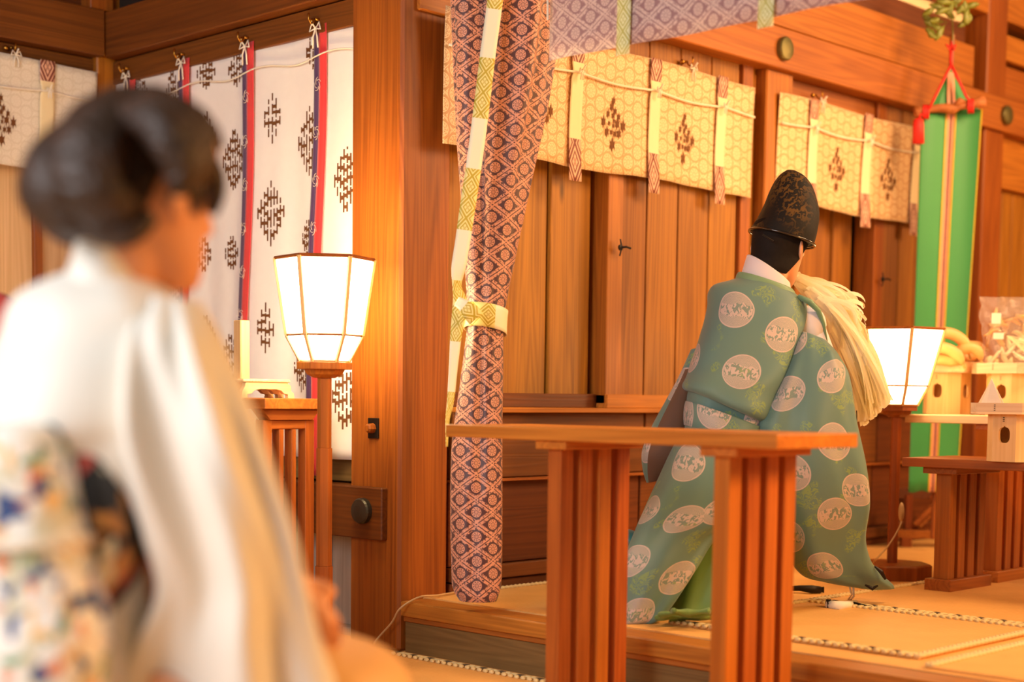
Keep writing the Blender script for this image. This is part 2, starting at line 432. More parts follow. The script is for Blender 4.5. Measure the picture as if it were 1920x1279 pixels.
# ---- right wall (plane along x), recessed panels low, planks above
wr = box('wall_right', (3.47, 9.0, 3.74, 3.84, 0, 3.2), M['shadow_gap'], kind=K, bevel=0)
def planks_x(par, xs, y, z0, z1, mat, th=.03, gap=.006, name='plank', jog=0):
    for i in range(len(xs)-1):
        dy = (i % 2)*jog
        box(name, (xs[i]+gap/2, xs[i+1]-gap/2, y-dy, y+th-dy, z0, z1), mat, par, bevel=.003)
planks_x(wr, [3.47, 3.60, 3.775, 3.955, 4.17], 3.69, .83, 2.14, M['plank_z'], jog=.012)
planks_x(wr, [4.28, 4.425, 4.61, 4.80, 4.98], 3.63, .83, 2.14, M['plank_z'])
box('door_stile', (4.19, 4.275, 3.615, 3.72, .80, 2.14), M['beam_x'] if 0 else M['post_z'], wr)
box('door_stile', (4.985, 5.05, 3.615, 3.70, .80, 2.14), M['post_z'], wr)
box('door_stile', (5.06, 5.085, 3.63, 3.70, .80, 2.14), M['plank_z'], wr)
box('door_rail', (4.19, 5.08, 3.605, 3.66, .785, .835), M['beam_x'], wr)
box('door_rail', (3.47, 4.19, 3.655, 3.70, .785, .835), M['dark_x'], wr); box('door_rail', (5.29, 5.985, 3.655, 3.70, .785, .835), M['dark_x'], wr); box('door_rail', (5.985, 6.88, 3.61, 3.66, .785, .835), M['beam_x'], wr); box('door_rail', (7.08, 8.8, 3.63, 3.69, .785, .835), M['beam_x'], wr)
# second sliding door further right
planks_x(wr, [5.30, 5.47, 5.62, 5.75, 5.90], 3.69, .83, 2.14, M['plank_z'], jog=.012)
box('door_stile', (5.985, 6.06, 3.615, 3.72, .80, 2.14), M['post_z'], wr)
planks_x(wr, [6.065, 6.215, 6.36, 6.50, 6.66, 6.86], 3.63, .83, 2.14, M['plank_z'])
planks_x(wr, [7.09, 7.245, 7.36, 7.5, 7.66, 7.85, 8.1, 8.4, 8.7], 3.66, .83, 1.90, M['plank_z'])
for x in (4.235, 6.025):
    l = MB(); l.lathe((x, 3.595, 1.36), [(.011, 0), (.011, .006), (.006, .008)], 12, (0, -1, 0)); l.tube([(x, 3.592, 1.36), (x+.012, 3.575, 1.362), (x+.032, 3.572, 1.358)], .004)
    l.tube([(x, 3.594, 1.39), (x+.002, 3.588, 1.36), (x-.002, 3.594, 1.33)], .003); l.build('door_latch', M['iron'], wr)
# horizontal boards below
box('ledge_board', (3.47, 5.10, 3.60, 3.72, .768, .786), M['beam_x'], wr)
box('ledge_board', (5.28, 8.9, 3.60, 3.72, .768, .786), M['beam_x'], wr)
for (a, b_) in ((3.47, 4.45), (4.46, 5.10), (5.29, 6.1), (6.11, 6.88), (7.08, 8.9)):
    box('panel_board', (a, b_, 3.645, 3.70, .548, .768), M['dark_x'], wr)
    box('panel_board', (a, b_, 3.665, 3.70, .255, .536), M['dark_x'], wr)
box('ledge_strip', (3.47, 8.9, 3.635, 3.70, .536, .546), M['beam_x'], wr, bevel=.001)
box('base_board', (3.47, 8.9, 3.64, 3.70, .205, .252), M['dark_x'], wr)
box('base_board', (3.47, 8.9, 3.655, 3.70, .165, .20), M['dark_x'], wr)
# posts and beams of the right wall
box('trim_4', (5.10, 5.283, 3.585, 3.74, .17, 2.13), M['post_z'], kind=K, bevel=.006)
box('trim_5', (6.885, 7.075, 3.575, 3.76, .17, 3.2), M['post_z'], kind=K, bevel=.006)
def boss(parent, c, axis, r=.045, mat='boss', label=None, seat=True):
    m = MB(); m.lathe(c, [(r, 0), (r, .016), (r*.9, .022), (r*.45, .026), (.002, .027)], 24, axis); o = m.build('nail_cover', M[mat], parent, smooth=False, label=label); return o
rail = box('trim_6', (3.30, 9.0, 3.55, 3.66, 2.128, 2.288), M['beam_x'], kind=K, bevel=.004)
for x in (5.155, 7.03): boss(rail, (x, 3.55, 2.205), (0, -1, 0), .046)
box('trim_7', (3.30, 5.10, 3.655, 3.70, 2.108, 2.132), M['pale_strip'], kind=K)
box('trim_8', (3.30, 5.10, 3.635, 3.70, 2.03, 2.108), M['beam_x'], kind=K)
box('trim_9', (5.283, 6.885, 3.635, 3.70, 2.03, 2.128), M['beam_x'], kind=K)
box('trim_10', (7.075, 9.0, 3.62, 3.70, 1.88, 2.128), M['beam_x'], kind=K)
box('trim_11', (7.075, 9.0, 3.60, 3.70, 2.30, 2.46), M['beam_x'], kind=K)
box('trim_12', (3.3, 6.80, 3.60, 3.74, 2.31, 2.50), M['beam_x'], kind=K)
box('trim_13', (4.95, 6.76, 3.63, 3.74, 2.50, 2.60), M['dark_x'], kind=K)
box('trim_14', (3.3, 6.79, 3.66, 3.74, 2.60, 2.66), M['pale_strip'], kind=K)
box('trim_15', (3.3, 9.0, 3.58, 3.74, 2.665, 2.86), M['beam_x'], kind=K)
box('trim_16', (7.075, 9.0, 3.58, 3.72, 2.48, 2.60), M['beam_x'], kind=K)
box('trim_17', (4.86, 4.99, 3.45, 3.75, 2.29, 2.9), M['post_z'], kind=K)
box('wall_stage', (9.0, 9.1, -1.6, 3.8, 0, 3.2), M['plank_z'], kind=K, bevel=0)
# ---- main corner post
mp = box('trim_18', (3.24, 3.455, 3.652, 3.90, 0, 3.0), M['post_z'], kind=K, bevel=.010)
pg = box('metal_plate', (3.234, 3.241, 3.752, 3.802, .682, .748), M['iron'], mp, bevel=.001)
MB().lathe((3.236, 3.777, .715), [(.017, 0), (.015, .022), (.010, .028)], 8, (-1, 0, 0)).build('peg', M['post_z'], pg)
# ---- left wall (plane along y) with the white curtain
wb = box('wall_back', (3.42, 3.5, 3.88, 5.5, 0, 3.0), M['shadow_gap'], kind=K, bevel=0)
ys = [3.90+i*.125 for i in range(13)]
for i in range(12): box('plank', (3.37, 3.42, ys[i]+.002, ys[i+1]-.002, .03, .37), M['pale_z'], wb, bevel=.002)
for i in range(12): box('plank', (3.39, 3.42, ys[i]+.002, ys[i+1]-.002, .60, 2.06), M['plank_z'], wb, bevel=.002)
box('ledge_board', (3.31, 3.42, 3.90, 5.40, .53, .615), M['grey_y'], wb)
box('base_board', (3.33, 3.42, 3.90, 5.40, 0, .03), M['pale_z'], wb)
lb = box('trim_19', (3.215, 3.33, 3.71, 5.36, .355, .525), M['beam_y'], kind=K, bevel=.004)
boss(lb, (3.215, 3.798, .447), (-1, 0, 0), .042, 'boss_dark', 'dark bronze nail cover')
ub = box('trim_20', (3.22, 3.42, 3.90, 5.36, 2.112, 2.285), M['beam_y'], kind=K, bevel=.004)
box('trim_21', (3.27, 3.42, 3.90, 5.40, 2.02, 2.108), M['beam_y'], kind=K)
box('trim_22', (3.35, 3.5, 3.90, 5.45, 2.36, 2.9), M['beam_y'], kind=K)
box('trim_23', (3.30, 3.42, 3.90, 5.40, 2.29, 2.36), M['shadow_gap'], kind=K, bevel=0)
# ---- far left wall (plane along x) and inner corner post
wl = box('wall_left', (-2.9, 3.42, 5.48, 5.56, 0, 3.0), M['shadow_gap'], kind=K, bevel=0)
xs = [3.26-.285*i for i in range(14)][::-1]
for i in range(13):
    box('plank', (xs[i]+.012, xs[i+1]-.012, 5.46, 5.49, .0, 2.1), M['tan_z'], wl, bevel=.002)
    box('batten', (xs[i+1]-.018, xs[i+1]+.018, 5.44, 5.49, .0, 2.1), M['post_z'], wl, bevel=.002)
box('trim_24', (3.20, 3.42, 5.385, 5.56, 0, 3.0), M['post_z'], kind=K, bevel=.005)
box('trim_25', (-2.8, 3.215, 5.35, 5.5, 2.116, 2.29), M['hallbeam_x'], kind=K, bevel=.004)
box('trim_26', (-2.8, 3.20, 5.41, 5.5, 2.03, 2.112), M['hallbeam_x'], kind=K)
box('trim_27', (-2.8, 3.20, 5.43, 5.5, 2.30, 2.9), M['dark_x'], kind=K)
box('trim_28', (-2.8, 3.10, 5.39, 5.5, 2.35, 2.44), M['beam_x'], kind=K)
box('trim_29', (3.16, 3.26, 5.36, 5.5, 2.29, 3.0), M['post_z'], kind=K)
# ---- roof over the hall, high above the picture
box('ceiling', (-3.0, 9.0, 3.2, 5.56, 3.2, 3.3), M['beam_x'], kind=K, bevel=0)
# ------------------------------------------------------------------ curtains
def hook(parent, p, n, name='brass_hook'):
    p = np.array(p, float); n = np.array(n, float)
    s = np.cross(n, [0, 0, 1]); m = MB()
    m.tube([p-n*.01, p+n*.018], .005)
    m.tube([p+n*.018, p+n*.022+np.array([0,0,-.012]), p+n*.034+np.array([0,0,-.018]), p+n*.044+np.array([0,0,-.006]), p+n*.044+np.array([0,0,.014])], .0035)
    m.ball(p+s*.022+n*.012+np.array([0,0,-.004]), .010)
    return m.build(name, M['brass'], parent, smooth=True)
def bow(parent, p, n, s, size=1.0, name='tie_cord'):
    p = np.array(p, float); n = np.array(n, float); z = np.array([0, 0, 1.]); m = MB(); k = size
    for sg in (-1, 1):
        m.tube([p+n*.01, p+n*.012+s*sg*.018*k+z*.016*k, p+n*.014+s*sg*.026*k-z*.006*k, p+n*.012], .0028)
        m.tube([p+n*.012, p+n*.014+s*sg*.010*k-z*.025*k, p+n*.012+s*sg*.012*k-z*.058*k], .0028)
    m.ball(p+n*.012, .006); m.tube([p+n*.03+z*.018, p+n*.012], .003)
    return m.build(name, M['cord'], parent, smooth=True)
def cloth(name, parent, a, b, off, z0, z1, fold, mat, nu=60, nv=20, sag=None, th=.0015, zf=None):
    """hanging cloth from point a to point b in plan, bulging along off by fold(s, t)"""
    a = np.array(a, float); b = np.array(b, float); off = np.array(off, float); L = np.linalg.norm(b-a)
    def f(u, v):
        p = a+(b-a)*u; z = z1+(z0-z1)*v + (zf(u*L, v) if zf else 0)
        q = off*fold(u*L, v); return (p[0]+q[0], p[1]+q[1], z)
    m = MB(); m.grid(nu, nv, f, lambda u, v: (u*L, (z0-z1)*v)); o = m.build(name, mat, parent, smooth=True, solid=th); return o
def rod_motif(m, fn, cu, cz, w, h, seed, n=9, bw=.0068):
    """printed branching of upright bars joined by short links; fn(u, z) -> 3D point"""
    rd = random.Random(seed); cols = []
    def bar(u0, u1, z0, z1):
        b = len(m.v); m.v += [tuple(fn(u0, z0)), tuple(fn(u1, z0)), tuple(fn(u1, z1)), tuple(fn(u0, z1))]; m.quad([b, b+1, b+2, b+3])
    for i in range(n):
        x = (i+.5)/n*2-1; ext = (1-abs(x)**1.3)*h/2; u = cu + x*w/2; segs = []
        z = cz-ext-rd.random()*.01
        while z < cz+ext:
            l = h*(.14+.18*rd.random())
            segs.append((z, min(z+l, cz+ext+.008))); z += l + h*(.015+.055*rd.random())
        for s0, s1 in segs: bar(u-bw/2, u+bw/2, s0, s1)
        cols.append((u, segs))
    for i in range(n-1):
        for s0, s1 in cols[i][1]:
            for t0, t1 in cols[i+1][1]:
                o0, o1 = max(s0, t0), min(s1, t1)
                if o1-o0 > .012 and rd.random() < .85:
                    c = (o0+o1)/2; hh = .004+rd.random()*.003; bar(cols[i][0], cols[i+1][0], c-hh, c+hh)
def hide_motif(m, fn, cu, cz, w, h):
    """diamond group of small spread-eagled hides"""
    def star(u, z, a, b):
        o = [(-1,-.9),(-.55,-.35),(-.35,-.6),(-.1,-1.3),(.15,-.6),(.5,-.35),(1,-.9),(.7,0),(1,.8),(.5,.45),(.3,.6),(.1,1.5),(-.15,.6),(-.5,.45),(-1,.8),(-.65,0)]
        k = len(m.v)
        for p in o: m.v.append(tuple(fn(u+p[0]*a, z+p[1]*b)))
        c = len(m.v); m.v.append(tuple(fn(u, z)))
        for i in range(len(o)): m.quad([c, k+i, k+(i+1) % len(o)])
    R = [(0, 1.0, .9), (-.13, .72, 1), (.16, .55, .8), (-.42, .38, .9), (0, .34, .8), (.45, .32, .8), (-.8, 0, 1.2), (-.3, -.02, .6), (.05, -.1, .6), (.35, 0, 1.1), (.8, -.06, 1.2), (-.48, -.42, 1.1), (-.1, -.4, .7), (.2, -.45, .8), (.5, -.42, 1), (0, -.95, 1.35), (.1, .12, .5)]
    for x, y, s in R: star(cu+x*w/2, cz+y*h/2*.92, .0105*s, .0165*s)
# white curtain on the back wall
XC = 3.285
wc = empty('white_curtain', (XC, 4.62, .6), 'long white curtain with brown branching motifs and purple and red stripes', 'curtain')
def wfold(s, t): return .010*sin(s*15+.6)*(.3+.7*t) + .006*sin(s*37+t*1.3)*t + .012*exp(-((s-.95)/.05)**2)*t
cl = cloth('cloth', wc, (XC, 5.385, 0), (XC, 3.905, 0), (-1, 0, 0), .605, 2.045, wfold, M['silk_white'], 150, 40, zf=lambda s, t: .006*sin(s*16)*(1-t) if t < .05 else 0)
def wfn(off): return lambda u, z: (XC - wfold(5.385-u, (2.045-z)/1.44) - off, u, z)
mot = MB(); sd = 3
for (px, py, w, h, n) in [(322,178,.13,.17,8),(385,106,.12,.10,7),(443,98,.12,.12,7),(510,222,.10,.17,5),(437,300,.15,.21,10),(384,262,.12,.20,8),(262,155,.10,.13,7),(580,265,.15,.22,9),(657,335,.12,.21,8),(508,400,.15,.21,9),(432,475,.09,.12,6),(380,478,.09,.13,6),(577,447,.08,.12,6),(320,560,.15,.20,9),(382,636,.13,.17,8),(428,674,.12,.18,8),(500,615,.10,.17,5),(565,690,.13,.16,8),(647,745,.12,.21,8),(500,800,.10,.20,7),(590,45,.11,.12,6),(560,560,.08,.09,5)]:
    q = ON(px, py, 0, XC-.004); sd += 1
    w2 = w; rod_motif(mot, wfn(.0022), min(q[1], 5.36-w/2) if q[1] > 5.3 else max(q[1], 3.915+w/2), min(q[2], 2.035-h/2), w2, h, sd, n)
mot.build('printed_motif', M['print_brown'], cl)['kind'] = 'stuff'
for k, (yt, yb, zb) in enumerate([(5.27, 5.29, .60), (4.895, 4.93, .60), (4.50, 4.545, .60), (4.105, 4.15, .545)]):
    for (w0, w1, mt, nm) in ((.0, .026, 'purple', 'purple_stripe'), (-.042, .0, 'red', 'red_stripe')):
        m = MB()
        def f(u, v, w0=w0, w1=w1, yt=yt, yb=yb, zb=zb):
            y = lerp(yt, yb, v) + lerp(w0, w1, u) + .004*sin(v*9+k); z = 2.05+(zb-2.05)*v
            return (XC-.010-wfold(5.385-y, v)-.004*sin(v*7+k)-.004*abs(u-.5), y, z)
        m.grid(4, 40, f); so = m.build(nm, M[mt], wc, smooth=True, solid=.001)
    # woven bird and flower outlines
    dm = MB()
    for j in range(8):
        vv = .13+j*.105; yc = lerp(yt, yb, vv)-.004; zc = 2.05+(zb-2.05)*vv; xx = XC-.0175-wfold(5.385-yc, vv)-.004*sin(vv*7+k)
        for q in range(5):
            a0 = q*1.25+j*.7; pts = [(xx-.001, yc+.018*cos(a0+t*1.6)*(.4+.6*t)+(.004 if j % 2 else 0), zc+.024*sin(a0+t*1.6)*(.5+.5*t)) for t in (0, .35, .7, 1)]
            dm.tube(pts, .0009, 4)
    dm.build('woven_outline', M['cord'], wc)['kind'] = 'stuff'
    hook(wc, (3.27, yt-.002, 2.065), (-1, 0, 0)); bow(wc, (3.268, yt, 2.035), (-1, 0, 0), np.array([0, 1., 0]), 1.1)
# running cord
MB().tube([(XC-.016-wfold(5.385-y, .08), y, 1.952+.010*sin(y*16)-.006) for y in np.linspace(5.37, 3.92, 60)], .0026).build('running_cord', M['cord'], wc, smooth=True)
# short brocade curtains
def noren(x0, x1, y, bands, motifs, label, mat, hooks, z0=1.618, z1=2.043):
    r = empty('short_curtain', ((x0+x1)/2, y, z0), label, 'curtain', None)
    def fold(s, t): return .006*sin(s*11+x0)*t + .004*sin(s*29)*t + .008*(1-t)**3
    cl = cloth('cloth', r, (x0, y, 0), (x1, y, 0), (0, -1, 0), z0, z1, fold, mat, 110, 16, zf=lambda s, t: .005*sin(s*7))
    def fn(off): return lambda u, z: (u, y - fold(u-x0, (z1-z)/(z1-z0)) - off, z)
    if motifs:
        m = MB()
        for mx, mz in motifs: hide_motif(m, fn(.003), mx, mz, .125, .17)
        m.build('printed_motif', M['print_brown'], cl)['kind'] = 'stuff'
    for bx in bands:
        m = MB(); w = .062
        def f(u, v):
            xx = bx-w/2+w*u; z = z1+.004+(z0-.055-z1)*v
            pinch = 1-.28*exp(-((v-.235)/.03)**2)
            xx = bx+(xx-bx)*pinch; t = min(1, (z1-z)/(z1-z0))
            return (xx, y-fold(xx-x0, max(0, t))-.010-.004*sin(v*8)*v, z)
        m.grid(6, 28, f, lambda u, v: (u*w, (1-v)*.48)); m.build('woven_band', M['noren_band'], r, smooth=True, solid=.0012)
        bow(r, (bx, y-.020, z1-.108), (0, -1, 0), np.array([1., 0, 0]), .5)
    MB().tube([(x, y-.012-fold(x-x0, .24), z1-.108-.012*abs(sin((x-(bands[0] if bands else x0))/.42*pi))) for x in np.linspace(x0+.01, x1-.01, 70)], .0042).build('running_cord', M['cord'], r, smooth=True)
    for hx in hooks: hook(r, (hx, y+.045-.01, z1+.035), (0, -1, 0)); bow(r, (hx, y-.002, z1+.006), (0, -1, 0), np.array([1., 0, 0]), .8)
    return r
noren(3.36, 5.02, 3.592, [3.56, 3.978, 4.398, 4.80], [(3.80, 1.79), (4.181, 1.79), (4.591, 1.79)], 'cream brocade curtain with three dark hide motifs, between corner post and middle post', M['cream'], [3.80, 4.62])
noren(5.17, 6.46, 3.578, [5.405, 5.824, 6.241], [(5.607, 1.792), (6.012, 1.792)], 'cream brocade curtain right of the middle post, partly behind the green banner', M['cream'], [5.47, 6.40])
noren(1.62, 3.19, 5.375, [1.72, 2.14, 2.555, 2.975], [(2.36, 1.82), (2.79, 1.82)], 'pale curtain at the upper left corner behind the woman', M['cream0'], [2.85, 2.2], z0=1.652, z1=2.058)
# ---- purple curtain at the stage front
PC = 4.66
pr = empty('tied_curtain', (3.40, 3.42, .175), 'purple brocade curtain gathered and tied with a yellow band beside the big post', 'curtain')
prow = [(-90,842,1062),(0,846,1052),(100,850,1040),(200,853,1024),(300,858,1003),(400,864,982),(500,870,962),(560,874,950),(597,877,944),(640,872,943),(700,864,943),(800,851,941),(860,846,941),(1000,846,942),(1070,848,942),(1105,850,940),(1126,862,932)]
NR, NS = 90, 96; R = []
for j in range(NR):
    y = -90+(1126+90)*j/(NR-1); xl, xr = interp(prow, y); t = (y+90)/1216
    a = P(xl, y, PC); b = P(xr, y, PC); c = (a+b)/2 ; hw = np.linalg.norm(b-a)/2
    dr = max(.055, hw*.62); up_ = max(0, min(1, (560-y)/300)); dn = max(0, min(1, (y-640)/200)); ring = []
    for i in range(NS):
        th = 2*pi*i/NS
        f = 1 + (.10*up_)*sin(5*th+.8+t*1.5) + .05*up_*sin(11*th+3*t) + .035*sin(3*th+4*t)*(1-abs(y-597)/900) + .02*dn*sin(7*th+y*.01) + .02*sin(17*th)*exp(-((y-597)/90)**2)
        # deep vertical valley in front of the gathered folds
        valley = exp(-((((th-(4.55-.45*up_+.35*dn*(y<930)))+pi) % (2*pi)-pi)/.17)**2)*(.34*up_+.30*dn*max(0, 1-(y-640)/300)+.08)
        f *= 1-valley
        ring.append(c + RH*hw*cos(th)*min(f, 1.04 if abs(cos(th)) > .8 else 9) + FH*dr*sin(th)*f)
    R.append(ring)
UC = []
for ring in R:
    sg = [0]
    for i in range(NS): sg.append(sg[-1]+np.linalg.norm(ring[(i+1) % NS]-ring[i]))
    UC.append([q-sg[3*NS//4] for q in sg])
m = MB(); m.rings(R, True, True, lambda j, i: (UC[j][i], -(j/(NR-1))*1216/F_PX*PC)); m.build('cloth', M['brocade'], pr, smooth=True)
# band around the bundle
def bandring(y0, y1, k):
    rr = []
    for q in range(7):
        g = q/6; ring = []
        for i in range(49):
            th = pi*1.0 + (i/48)*2*pi; y = lerp(y0, y1, g) + 12*cos(th)*-1*.0 + (10*sin(th+.6))
            xl, xr = interp(prow, y); a = P(xl-1, y, PC); b = P(xr+2, y, PC); c = (a+b)/2; hw = np.linalg.norm(b-a)/2+.006
            ring.append(c+RH*hw*cos(th)*1.03+FH*max(.055, hw*.62)*sin(th)*1.10)
        rr.append(ring)
    return rr
m = MB(); m.rings(bandring(578, 622, 0), False, False, lambda j, i: (j/6*.045*1.4-.008, i/48*.5+.02)); m.build('tie_band', M['yel_band'], pr, smooth=True, solid=.002)
# long hanging tie ribbon
def ribbon(name, parent, pts, w, mat, v0=0, n=70, th=.0015):
    """pts: (x, y, depth, width_m, angle)"""
    rows = [(i/(len(pts)-1), *p) for i, p in enumerate(pts)]; m = MB(); Rr = []; acc = v0; prev = None; vs = []
    for j in range(n+1):
        x, y, d, ww, an = interp(rows, j/n); c = P(x, y, d)
        if prev is not None: acc += np.linalg.norm(c-prev)
        prev = c; vs.append(acc); tx, ty = interp(rows, min(1, j/n+.01))[:2]; sx, sy = interp(rows, max(0, j/n-.01))[:2]
        tv = P(tx, ty, d)-P(sx, sy, d); tv /= np.linalg.norm(tv)+1e-9
        s = np.cross(tv, FH); s /= np.linalg.norm(s); s = s*cos(an)+FH*sin(an)
        Rr.append([c+s*ww*(k/4-.5) for k in range(5)])
    m.rings(Rr, False, False, lambda j, i: (i/4*w, vs[j])); return m.build(name, mat, parent, smooth=True, solid=th)
ribbon('tie_ribbon', pr, [(936,-60,4.50,.047,0),(926,20,4.50,.046,0),(915,100,4.49,.046,0),(903,200,4.48,.046,0),(890,300,4.48,.046,.1),(878,380,4.48,.046,.1),(868,450,4.48,.044,0),(860,500,4.48,.042,.1),(857,535,4.49,.030,.6),(862,560,4.5,.040,.3),(862,580,4.5,.044,0),(855,630,4.5,.034,0),(850,690,4.5,.026,.2),(845,750,4.5,.022,.4),(839,790,4.5,.016,.8),(838,838,4.5,.014,1.2)], .045, M['yel_band'], .06)
ribbon('tie_ribbon', pr, [(856,565,4.47,.030,.2),(868,572,4.46,.036,0),(882,585,4.46,.05,0),(893,598,4.47,.05,0)], .045, M['yel_band'], .3, 16)
# valance across the stage front
va = empty('purple_valance', (3.24, 1.6, 1.77), 'mauve brocade valance hanging across the front of the stage', 'curtain')
cloth('cloth', va, (3.235, 3.02, 0), (3.235, -.2, 0), (-1, 0, 0), 1.772, 2.35, lambda s, t: .006*sin(s*9)*t+.004*sin(s*23)*t, M['valance'], 160, 10)
for yb in (2.735, 2.272, 1.81, 1.35):
    m = MB(); m.grid(4, 20, lambda u, v: (3.218-.004*sin(v*6)-.003*sin(u*3), yb+.024-.048*u, 2.35+(1.745-2.35)*v), lambda u, v: (u*.045, .02+(1-v)*.60-.02)); m.build('woven_band', diamond_band('yellow_diamond_band', (226, 224, 176), (186, 178, 96), (236, 232, 204), .045, .30, .0, .60, per=.062) if yb == 2.735 else [x for x in bpy.data.materials if x.name.startswith('yellow_diamond_band')][-1], va, smooth=True, solid=.0015)
for yb in (3.01, 2.51, 2.40):
    MB().tube([(3.215, yb, 2.3), (3.212, yb+.002, 2.1), (3.214, yb-.001, 1.94 if yb < 3 else 1.88)], .003).build('hanging_cord', M['cord'], va)
box('trim_30', (3.245, 3.42, -1.5, 3.66, 2.36, 2.6), M['beam_y'], kind=K)
# ------------------------------------------------------------------ lamps
def floor_lamp(top, zbase, label, shade, pole, frame_m, s=1.0, yaw=0.0, joints=(), rk=(1, 1, 1)):
    """top = centre of the shade's upper rim"""
    tx, ty, tz = top
    r = empty('floor_lamp', (tx, ty, zbase), label, 'lamp')
    def hexa(rad, z): return [np.array([tx+rad*sin(yaw+i*pi/3)*RH[0]+rad*cos(yaw+i*pi/3)*FH[0], ty+rad*sin(yaw+i*pi/3)*RH[1]+rad*cos(yaw+i*pi/3)*FH[1], z]) for i in range(6)]
    z1, z2, z3 = tz, tz-.212*s, tz-.285*s
    A, B, D = hexa(.137*s*rk[0], z1), hexa(.105*s*rk[1], z2), hexa(.066*s*rk[2], z3)
    for i in range(6):
        j = (i+1) % 6
        for (q0, q1, q2, q3) in ((A[i], A[j], B[j], B[i]), (B[i], B[j], D[j], D[i])):
            c = (q0+q1+q2+q3)/4; sh = lambda p: c+(p-c)*.985
            m = MB(); n = np.cross(q1-q0, q3-q0); n /= np.linalg.norm(n); k = len(m.v)
            for p in (q0, q1, q2, q3): m.v.append(tuple(sh(p)-n*.001))
            for p in (q0, q1, q2, q3): m.v.append(tuple(sh(p)+n*.001))
            for q in ((0,1,2,3),(7,6,5,4),(0,4,5,1),(1,5,6,2),(2,6,7,3),(3,7,4,0)): m.quad(q)
            m.build('paper_panel', shade, r)
    for i in range(6):
        fr = MB(); j = (i+1) % 6
        fr.tube([A[i], B[i]], .0075*s, 6); fr.tube([B[i], D[i]], .0065*s, 6); fr.build('rib', M['hinoki_z'], r)
    for (H, q, nm) in ((A, .0058, 'rim'), (B, .0042, 'waist_rim'), (D, .006, 'rim')):
        fr = MB()
        for i in range(6): fr.tube([H[i]*1.0, H[(i+1) % 6]], q*s, 6)
        fr.build(nm, M['red_x'] if nm == 'rim' else M['red_z'], r)
    def hp(prof, name):
        m = MB(); m.rings([[p for p in hexa(rad, z)] for rad, z in prof]); return m.build(name, pole, r, bevel=.001)
    hp([(.078*s, z3-.022*s), (.078*s, z3-.002*s)], 'collar')
    hp([(.030*s, z3-.046*s), (.050*s, z3-.036*s), (.058*s, z3-.022*s)], 'collar')
    zb = zbase+.055
    segs = [z3-.046*s] + list(joints) + [zb]
    for i in range(len(segs)-1): hp([(.0205*s+.0025*i, segs[i+1]), (.0205*s+.0025*i, segs[i])], 'pole')
    m = MB(); n = 8
    rr = [[np.array([tx+rad*cos(pi/8+k*pi/4), ty+rad*sin(pi/8+k*pi/4), z]) for k in range(n)] for rad, z in ((.150*s, zbase), (.150*s, zb-.006), (.140*s, zb))]
    m.rings(rr); m.build('base', pole, r)
    return r
T1 = P(609, 486, 4.6)
floor_lamp(T1, 0, 'lit hexagonal paper lantern lamp with pale ribs left of the big corner post', M['shade'], M['tab_z'], None, 1.075, yaw=radians(23), joints=(.66, .30))
T2 = P(1686, 618, 5.62)
floor_lamp(T2, ZS, 'lit paper lantern lamp on the stage behind the kneeling priest', M['shade_r'], M['red_z'], None, .97, yaw=radians(58), rk=(1.24, 1.10, 1.16))
# ------------------------------------------------------------------ offering tables
def slat_table(x0, x1, y0, y1, ztop, th, frames, label, zb=0, mats=('tab_y', 'tab_z', 'tab_x'), inset=.03, ns=4, cap=.022, foot=False, fw=.045):
    r = empty('offering_table', ((x0+x1)/2, (y0+y1)/2, zb), label, 'table')
    box('tabletop', (x0, x1, y0, y1, ztop-th, ztop), M[mats[0]], r, bevel=.002)
    for yc in frames:
        f = box('leg_frame', (x0+inset*.45, x1-inset*.45, yc-fw*1.15, yc+fw*1.15, ztop-th-cap, ztop-th), M[mats[2]], r, bevel=.002)
        a, b = x0+inset, x1-inset; n = ns; W_ = (b-a); sw = W_/(n+(n-1)*.55); g = sw*.55
        for i in range(n):
            box('slat', (a+i*(sw+g), a+i*(sw+g)+sw, yc-fw/2, yc+fw/2, zb+(.045 if foot else .0)+ (.0 if foot else .03), ztop-th-cap), M[mats[1]], f, bevel=.002)
        if foot: box('foot', (a-.02, b+.02, yc-fw*.9, yc+fw*.9, zb, zb+.046), M[mats[2]], f, bevel=.002)
        else: box('foot', (a-.02, b+.02, yc-fw*.9, yc+fw*.9, zb, zb+.03), M[mats[2]], f, bevel=.002)
    return r
slat_table(2.81, 3.14, 1.925, 2.985, .746, .033, (2.095, 2.615), 'front wooden offering table with slatted legs, cutting across the priest')
slat_table(4.715, 5.08, 1.55, 2.715, .63, .030, (2.585, 1.75), 'low dark table on the stage carrying the nearest white tray stand', ZS, ('red_y', 'red_z', 'red_x'), foot=True, inset=.055, fw=.055)
slat_table(5.10, 5.46, 1.6, 2.93, .775, .030, (2.60, 1.8), 'higher stage table behind the low one, with a pale wood top', ZS, ('hinoki_y', 'tab_z', 'tab_x'), foot=True, inset=.05, fw=.05)
